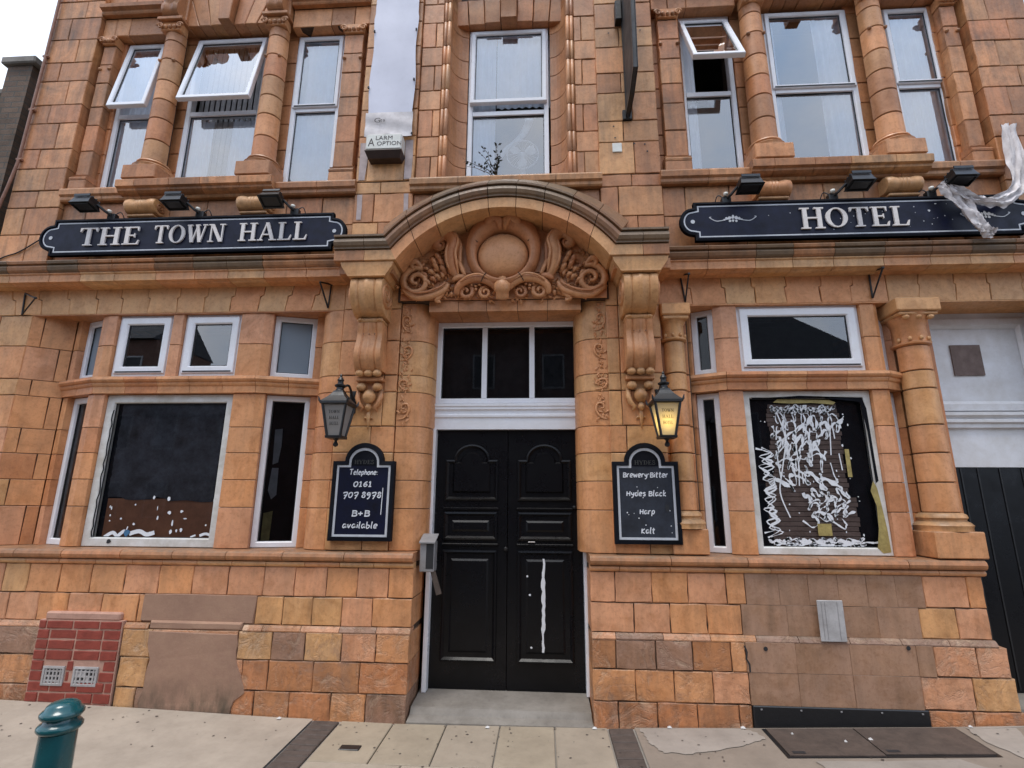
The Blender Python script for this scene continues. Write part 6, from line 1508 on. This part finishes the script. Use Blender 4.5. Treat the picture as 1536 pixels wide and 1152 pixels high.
# pale run-marks left on the wall beside the alarm box
simple('pale_stain', (.52, .42, .40), .8, .18, 8, bmp=.2)
for (a, b_, z0, z1) in ((-1.80, -1.715, 4.67, 5.10), (-1.345, -1.262, 4.67, 5.12), (-1.79, -1.735, 4.24, 4.52), (-1.33, -1.28, 4.25, 4.52)):
    P_ = [(a+R.uniform(0, .01), z0+.01), (b_-R.uniform(0, .02), z0+.01), (b_, (z0+z1)/2), (b_-.004, z1), (a, z1), (a+.006, (z0+z1)/2)]
    OB('run_mark', ([(x, -.0345, z) for x, z in P_], [tuple(range(6))]), 'pale_stain', H, fix=False)
# plaque and drill holes beside the hanging sign
OB('wall_plate', cbox(.69, .78, -.040, -.02, 4.90, 5.0, .004), 'alarm_white', H)
for i in range(14):
    x, z = R.choice([(.71, 5.19), (.78, 5.19), (.72, 5.06), (.90, 4.99), (1.0, 4.98), (.88, 4.90), (1.02, 4.90), (.71, 4.92), (.76, 4.92), (.70, 6.30), (1.02, 6.32)])
    OB('drill_hole', ([(x+.009*cos(k*pi/4)+.0*i, -.0362-.0001*i if .9 > z-4 > 0.7 else -.0345-.0001*i, z+.009*sin(k*pi/4)) for k in range(8)], [tuple(range(8))]), 'gasket', H, fix=False)

# ------------------------------------------------------------------ hanging sign, edge-on
hs = empty('hanging_sign', (.845, -.25, 5.25), 'black double-sided hanging sign projecting edge-on from the upper wall', 'sign')
simple('sign_face', (.035, .036, .038), .55, .3, 5, bmp=.2)
def yzprism(P_, x0, x1):
    n_ = len(P_); V = [(x0, y, z) for y, z in P_]+[(x1, y, z) for y, z in P_]
    return V, [tuple(range(n_)), tuple(range(2*n_-1, n_-1, -1))]+[(i, (i+1) % n_, n_+(i+1) % n_, n_+i) for i in range(n_)]
PB = [(-.05, 5.28), (-.30, 5.31), (-.52, 5.40), (-.56, 6.1), (-.52, 6.75), (-.30, 6.95), (-.05, 6.98)]
OB('board', yzprism(PB, .835, .862), 'sign_face', hs); 
A = PB; B = inset(PB, .035); n_ = len(A)
for x in (.828, .866): OB('frame', ([(x, y, z) for y, z in A]+[(x, y, z) for y, z in B]+[(x+.006, y, z) for y, z in A]+[(x+.006, y, z) for y, z in B], [(k, (k+1) % n_, n_+(k+1) % n_, n_+k) for k in range(n_)]+[(2*n_+k, 2*n_+(k+1) % n_, 3*n_+(k+1) % n_, 3*n_+k) for k in range(n_)]+[(k, (k+1) % n_, 2*n_+(k+1) % n_, 2*n_+k) for k in range(n_)]+[(n_+k, n_+(k+1) % n_, 3*n_+(k+1) % n_, 3*n_+k) for k in range(n_)]), 'black_iron', hs)
OB('wall_bracket', cbox(.80, .89, -.055, -.02, 5.25, 5.36, .005), 'black_iron', hs); OB('wall_bracket', cbox(.765, .83, -.12, -.02, 6.38, 6.62, .008), 'black_iron', hs)
OB('stay', tube([(.848, -.04, 5.255), (.848, -.10, 5.30)], .012, 8), 'black_iron', hs); OB('stay', tube([(.80, -.08, 6.5), (.84, -.10, 6.5)], .014, 8), 'black_iron', hs)

# ------------------------------------------------------------------ iron hooks under the cornice
def hook(pts, lab):
    P3 = [(*(lambda q: (q[0],))(U(px, py, Y)), Y, U(px, py, Y)[1]) for px, py, Y in pts]
    o = OB('wall_hook', join(tube([P3[0], P3[1]], .008, 6), tube([P3[0], P3[2]], .008, 6), tube([P3[1], P3[2]], .007, 6), lathe((P3[1][0], P3[1][1], P3[1][2]-.012), [(.004, 0), (.014, .008), (.014, .018), (.004, .026)], 8)), 'black_iron'); tag(o, lab, 'hook', 'iron hooks under the cornice')
hook([(38, 440, -.01), (53, 447, -.16), (33, 472, -.01)], 'rusty iron hook bracket at the far left under the cornice')
hook([(480, 423, -.16), (497, 427, -.01), (492, 462, -.01)], 'iron hook bracket between left bay and the door console')
hook([(1020, 413, -.01), (1033, 411, -.16), (1028, 453, -.01)], 'iron hook bracket just right of the right door console')
hook([(1303, 409, -.01), (1324, 402, -.16), (1309, 447, -.01)], 'iron hook bracket above the right corner of right bay')

# ------------------------------------------------------------------ torn white cloth
def cloth(path, widths, y, lab, mat='cloth_white'):
    P_ = smooth_path([Vector((x, yy_, z)) for (x, z), yy_ in zip(path, y)], 9); L = len(P_); V = []; F = []; m_ = 18
    wk = lambda i: widths[0]+(widths[1]-widths[0])*min(1, i/(L*.5)) if i < L*.5 else widths[1]+(widths[2]-widths[1])*(i/(L-1)-.5)*2
    for i, p in enumerate(P_):
        t = (P_[min(i+1, L-1)]-P_[max(i-1, 0)]).normalized(); s = Vector((-t.z, 0, t.x)); s = s.normalized() if s.length > .1 else Vector((1, 0, 0))
        for k in range(m_+1):
            u = k/m_-.5; f_ = .016*sin(u*14+i*.25)+.03*noise.noise((u*7, i*.16, 3.1))+.018*noise.noise((u*19, i*.5, 7.7)); q = p+s*u*wk(i)*(1+.35*noise.noise((i*.3, .5, 1.)))+Vector((0, f_, .02*noise.noise((i*.4, u*8, 2.)))); V.append(tuple(q))
    for i in range(L-1):
        for k in range(m_): a = i*(m_+1)+k; F.append((a, a+1, a+m_+2, a+m_+1))
    return OB('cloth_strip', (V, F), mat, smooth=True, fix=False)
c0 = [U(a, b_, -.20) for a, b_ in ((1527, 175), (1533, 230), (1530, 275), (1505, 300), (1470, 306), (1435, 295), (1412, 276))]
o = cloth(c0, (.15, .12, .06), [-.10, -.14, -.18, -.22, -.24, -.25, -.22], ''); tag(o, 'loop of torn white cloth hanging from the far right pier to the floodlight', 'cloth', 'torn white cloth')
c0 = [U(a, b_, -.22) for a, b_ in ((1410, 276), (1425, 290), (1445, 315), (1462, 338), (1474, 350), (1484, 356))]
o = cloth(c0, (.09, .13, .10), [-.22, -.24, -.25, -.27, -.27, -.26], ''); tag(o, 'crumpled end of white cloth hanging over the HOTEL sign', 'cloth', 'torn white cloth')

# ------------------------------------------------------------------ plant rooted on the hood
pt = empty('buddleia_plant', (-.434, -.03, 4.62), 'small straggly plant growing from the hood below the centre window', 'plant')
rp_ = random.Random(9); stems = []; leaves = []
for k in range(7):
    ax = rp_.uniform(-.30, .10) if k else -.30; hgt = rp_.uniform(.14, .36); P_ = [(-.434, -.03, 4.62)]
    for j in range(1, 6): t = j/5; P_.append((-.434+ax*t**1.4+rp_.uniform(-.012, .012), -.03-.06*t+rp_.uniform(-.01, .01), 4.62+hgt*t**.8-(.04*t*t if abs(ax) > .2 else 0)))
    P_ = smooth_path([Vector(p) for p in P_], 3); stems.append(tube(P_, [.0055*(1-.75*i/len(P_)) for i in range(len(P_))], 5))
    for i in range(3, len(P_)):
        for _ in range(2):
            if rp_.random() < .45: continue
            p = P_[i]; d = Vector((rp_.uniform(-1, 1), rp_.uniform(-1, .3), rp_.uniform(-.5, .8))).normalized(); s = rp_.uniform(.022, .045); q = d.cross(Vector((rp_.random(), rp_.random(), 1))).normalized()*s*.28
            a = p+d*.006; leaves.append(([tuple(a), tuple(a+d*s*.5+q), tuple(a+d*s), tuple(a+d*s*.5-q)], [(0, 1, 2, 3)]))
OB('stems', join(*stems), 'stem', pt); OB('foliage', join(*leaves), 'leaf', pt, fix=False)

# ------------------------------------------------------------------ pipes and neighbour on the left
P_ = [(-5.375, -.075, 8.0), (-5.365, -.075, 6.3), (-5.372, -.075, 5.0), (-5.41, -.08, 4.70), (-5.46, -.09, 4.35), (-5.47, -.09, 3.9), (-5.47, -.09, 0.08)]
o = OB('copper_pipe', join(tube(P_, .014, 8), *[cbox(x-.03, x+.03, -.085, -.045, z-.012, z+.012, .004) for x, z in ((-5.368, 6.30), (-5.37, 5.62), (-5.372, 5.02))]), 'copper_pipe', smooth=40); tag(o, 'thin copper coloured pipe running down the left corner of the hotel', 'pipe')
o = OB('downpipe', join(tube([(-5.60, .22, 6.75), (-5.60, .22, .08)], .05, 14), *[lathe((-5.60, .22, z), [(.062, 0), (.062, .05)], 14) for z in (6.1, 4.6, 3.0, 1.4)]), 'black_iron', smooth=40); tag(o, 'black cast iron downpipe in the gap beside the hotel', 'downpipe')
nb = empty('neighbouring_house', (-6.6, .6, 0), 'dark weathered brick house with stone coping left of the hotel', 'building')
OB('wall', box(-6.47, -6.15, .45, 3.5, -.1, 6.75), 'dark_brick', nb); OB('recess_wall', box(-6.15, -5.42, .85, 1.2, -.1, 6.35), 'dark_brick', nb)
OB('coping', cbox(-6.53, -6.09, .40, 3.6, 6.75, 6.85, .015), 'step_stone', nb)
OB('render_wall', box(-12, -6.47, .75, 3.5, -.1, 6.60), 'concrete', nb); OB('coping', cbox(-12, -6.47, .70, 3.6, 6.60, 6.68, .01), 'step_stone', nb)

# ------------------------------------------------------------------ bollard
bxx, byy = -1.848, -2.30; g0 = gz(bxx, byy)-.01; zt = .852; kb = .745
bo = empty('bollard', (bxx, byy, g0), 'glossy dark green cast iron bollard at the left front', 'bollard')
OB('shaft', lathe((bxx, byy, 0), [(.098*kb, g0-.02), (.098*kb, g0+.12), (.084*kb, g0+.15), (.081*kb, .62), (.079*kb, zt-.108)], 32), 'bollard_green', bo, smooth=40)
OB('collar', lathe((bxx, byy, zt-.108), [(r_*kb, z*.85) for r_, z in [(.077, 0), (.088, .006), (.0965, .016), (.0965, .026), (.088, .036), (.074, .042), (.070, .055)]], 32), 'bollard_green', bo, smooth=50)
OB('cap', lathe((bxx, byy, zt-.062), [(r_*kb, z*.82) for r_, z in [(.070, 0), (.086, .006), (.0935, .016), (.0935, .026), (.085, .036), (.076, .040), (.070, .055), (.055, .066), (.03, .073), (.002, .076)]], 32), 'bollard_green', bo, smooth=60)

# ------------------------------------------------------------------ terrace across the street, seen as reflections in the panes
for k, (x0, x1, ztop, gable) in enumerate(((-24, -17.0, 8.6, False), (-16.98, -6.5, 5.2, False), (-6.48, 4.4, 9.4, False), (4.42, 14.4, 6.75, True))):
    t = empty('terraced_house', ((x0+x1)/2, -16.2, -.2), ['tall brick house across the street, mirrored in left bay upper light', 'low brick house across the street under open sky, mirrored in left bay', 'tall red brick house across the street, mirrored in the fanlight', 'gabled brick house across the street, mirrored in right bay upper light'][k], 'house', 'houses across the street')
    OB('wall', box(x0, x1, -20, -16.2, -.3, ztop), 'terrace_brick', t)
    if gable:
        xm = x0+4.6; V = [(x0-.2, y, ztop) for y in (-16, -20)]+[(x1+.2, y, ztop) for y in (-16, -20)]+[(xm, y, ztop+3.0) for y in (-16, -20)]
        OB('roof', (V, [(0, 2, 4), (1, 5, 3), (0, 4, 5, 1), (2, 3, 5, 4), (0, 1, 3, 2)]), 'slate', t)
    else:
        V = [(x, y, z) for x in (x0, x1) for y, z in ((-15.95, ztop-.05), (-18.1, ztop+1.7), (-20.2, ztop-.05))]
        OB('roof', (V, [(0, 3, 4, 1), (1, 4, 5, 2), (0, 1, 2), (3, 5, 4), (0, 2, 5, 3)]), 'slate', t)
    for r_, zz in enumerate((.9, 3.7, 6.3) if ztop > 7 else (.9, 3.7)):
        for c_ in range(4):
            x = x0+1.0+c_*(x1-x0-2.0)/3-.45; wn = OB('window', rloft(x, x+.95, zz, zz+1.5, [(0, 0), (0, .05), (.07, .05), (.08, .02)], lambda u, w_, z: (u, -16.2+w_, z)), 'grey_metal', t)
            OB('pane', ([(x+.07, -16.17, zz+.07), (x+.88, -16.17, zz+.07), (x+.88, -16.17, zz+1.43), (x+.07, -16.17, zz+1.43)], [(0, 1, 2, 3)]), 'gasket', wn, fix=False)

# ------------------------------------------------------------------ crack in the plinth, loose cable beside the left sign
P_ = [U(px, py, -.12) for px, py in ((1116, 968), (1120, 978), (1119, 988), (1124, 996), (1125, 1008))]
OB('crack', ribbon(P_, .012, -.1262), 'gasket', rpl, fix=False)
for px, py in ((1148, 973), (1362, 972)):
    x, z = U(px, py, -.12); OB('bolt_hole', ([(x+.016*cos(k*pi/4), -.1265, z+.016*sin(k*pi/4)) for k in range(8)], [tuple(range(8))]), 'gasket', rpl, fix=False)
P3 = [Vector((*(lambda q: (q[0], -.06, q[1]))(U(px, py, -.06)),)) for px, py in ((-60, 420), (0, 388), (28, 378), (62, 358))]
tag(OB('cable', tube(smooth_path(P3, 5), .006, 6), 'black_iron', smooth=True), 'thin black cable running to the left end of THE TOWN HALL sign', 'cable')
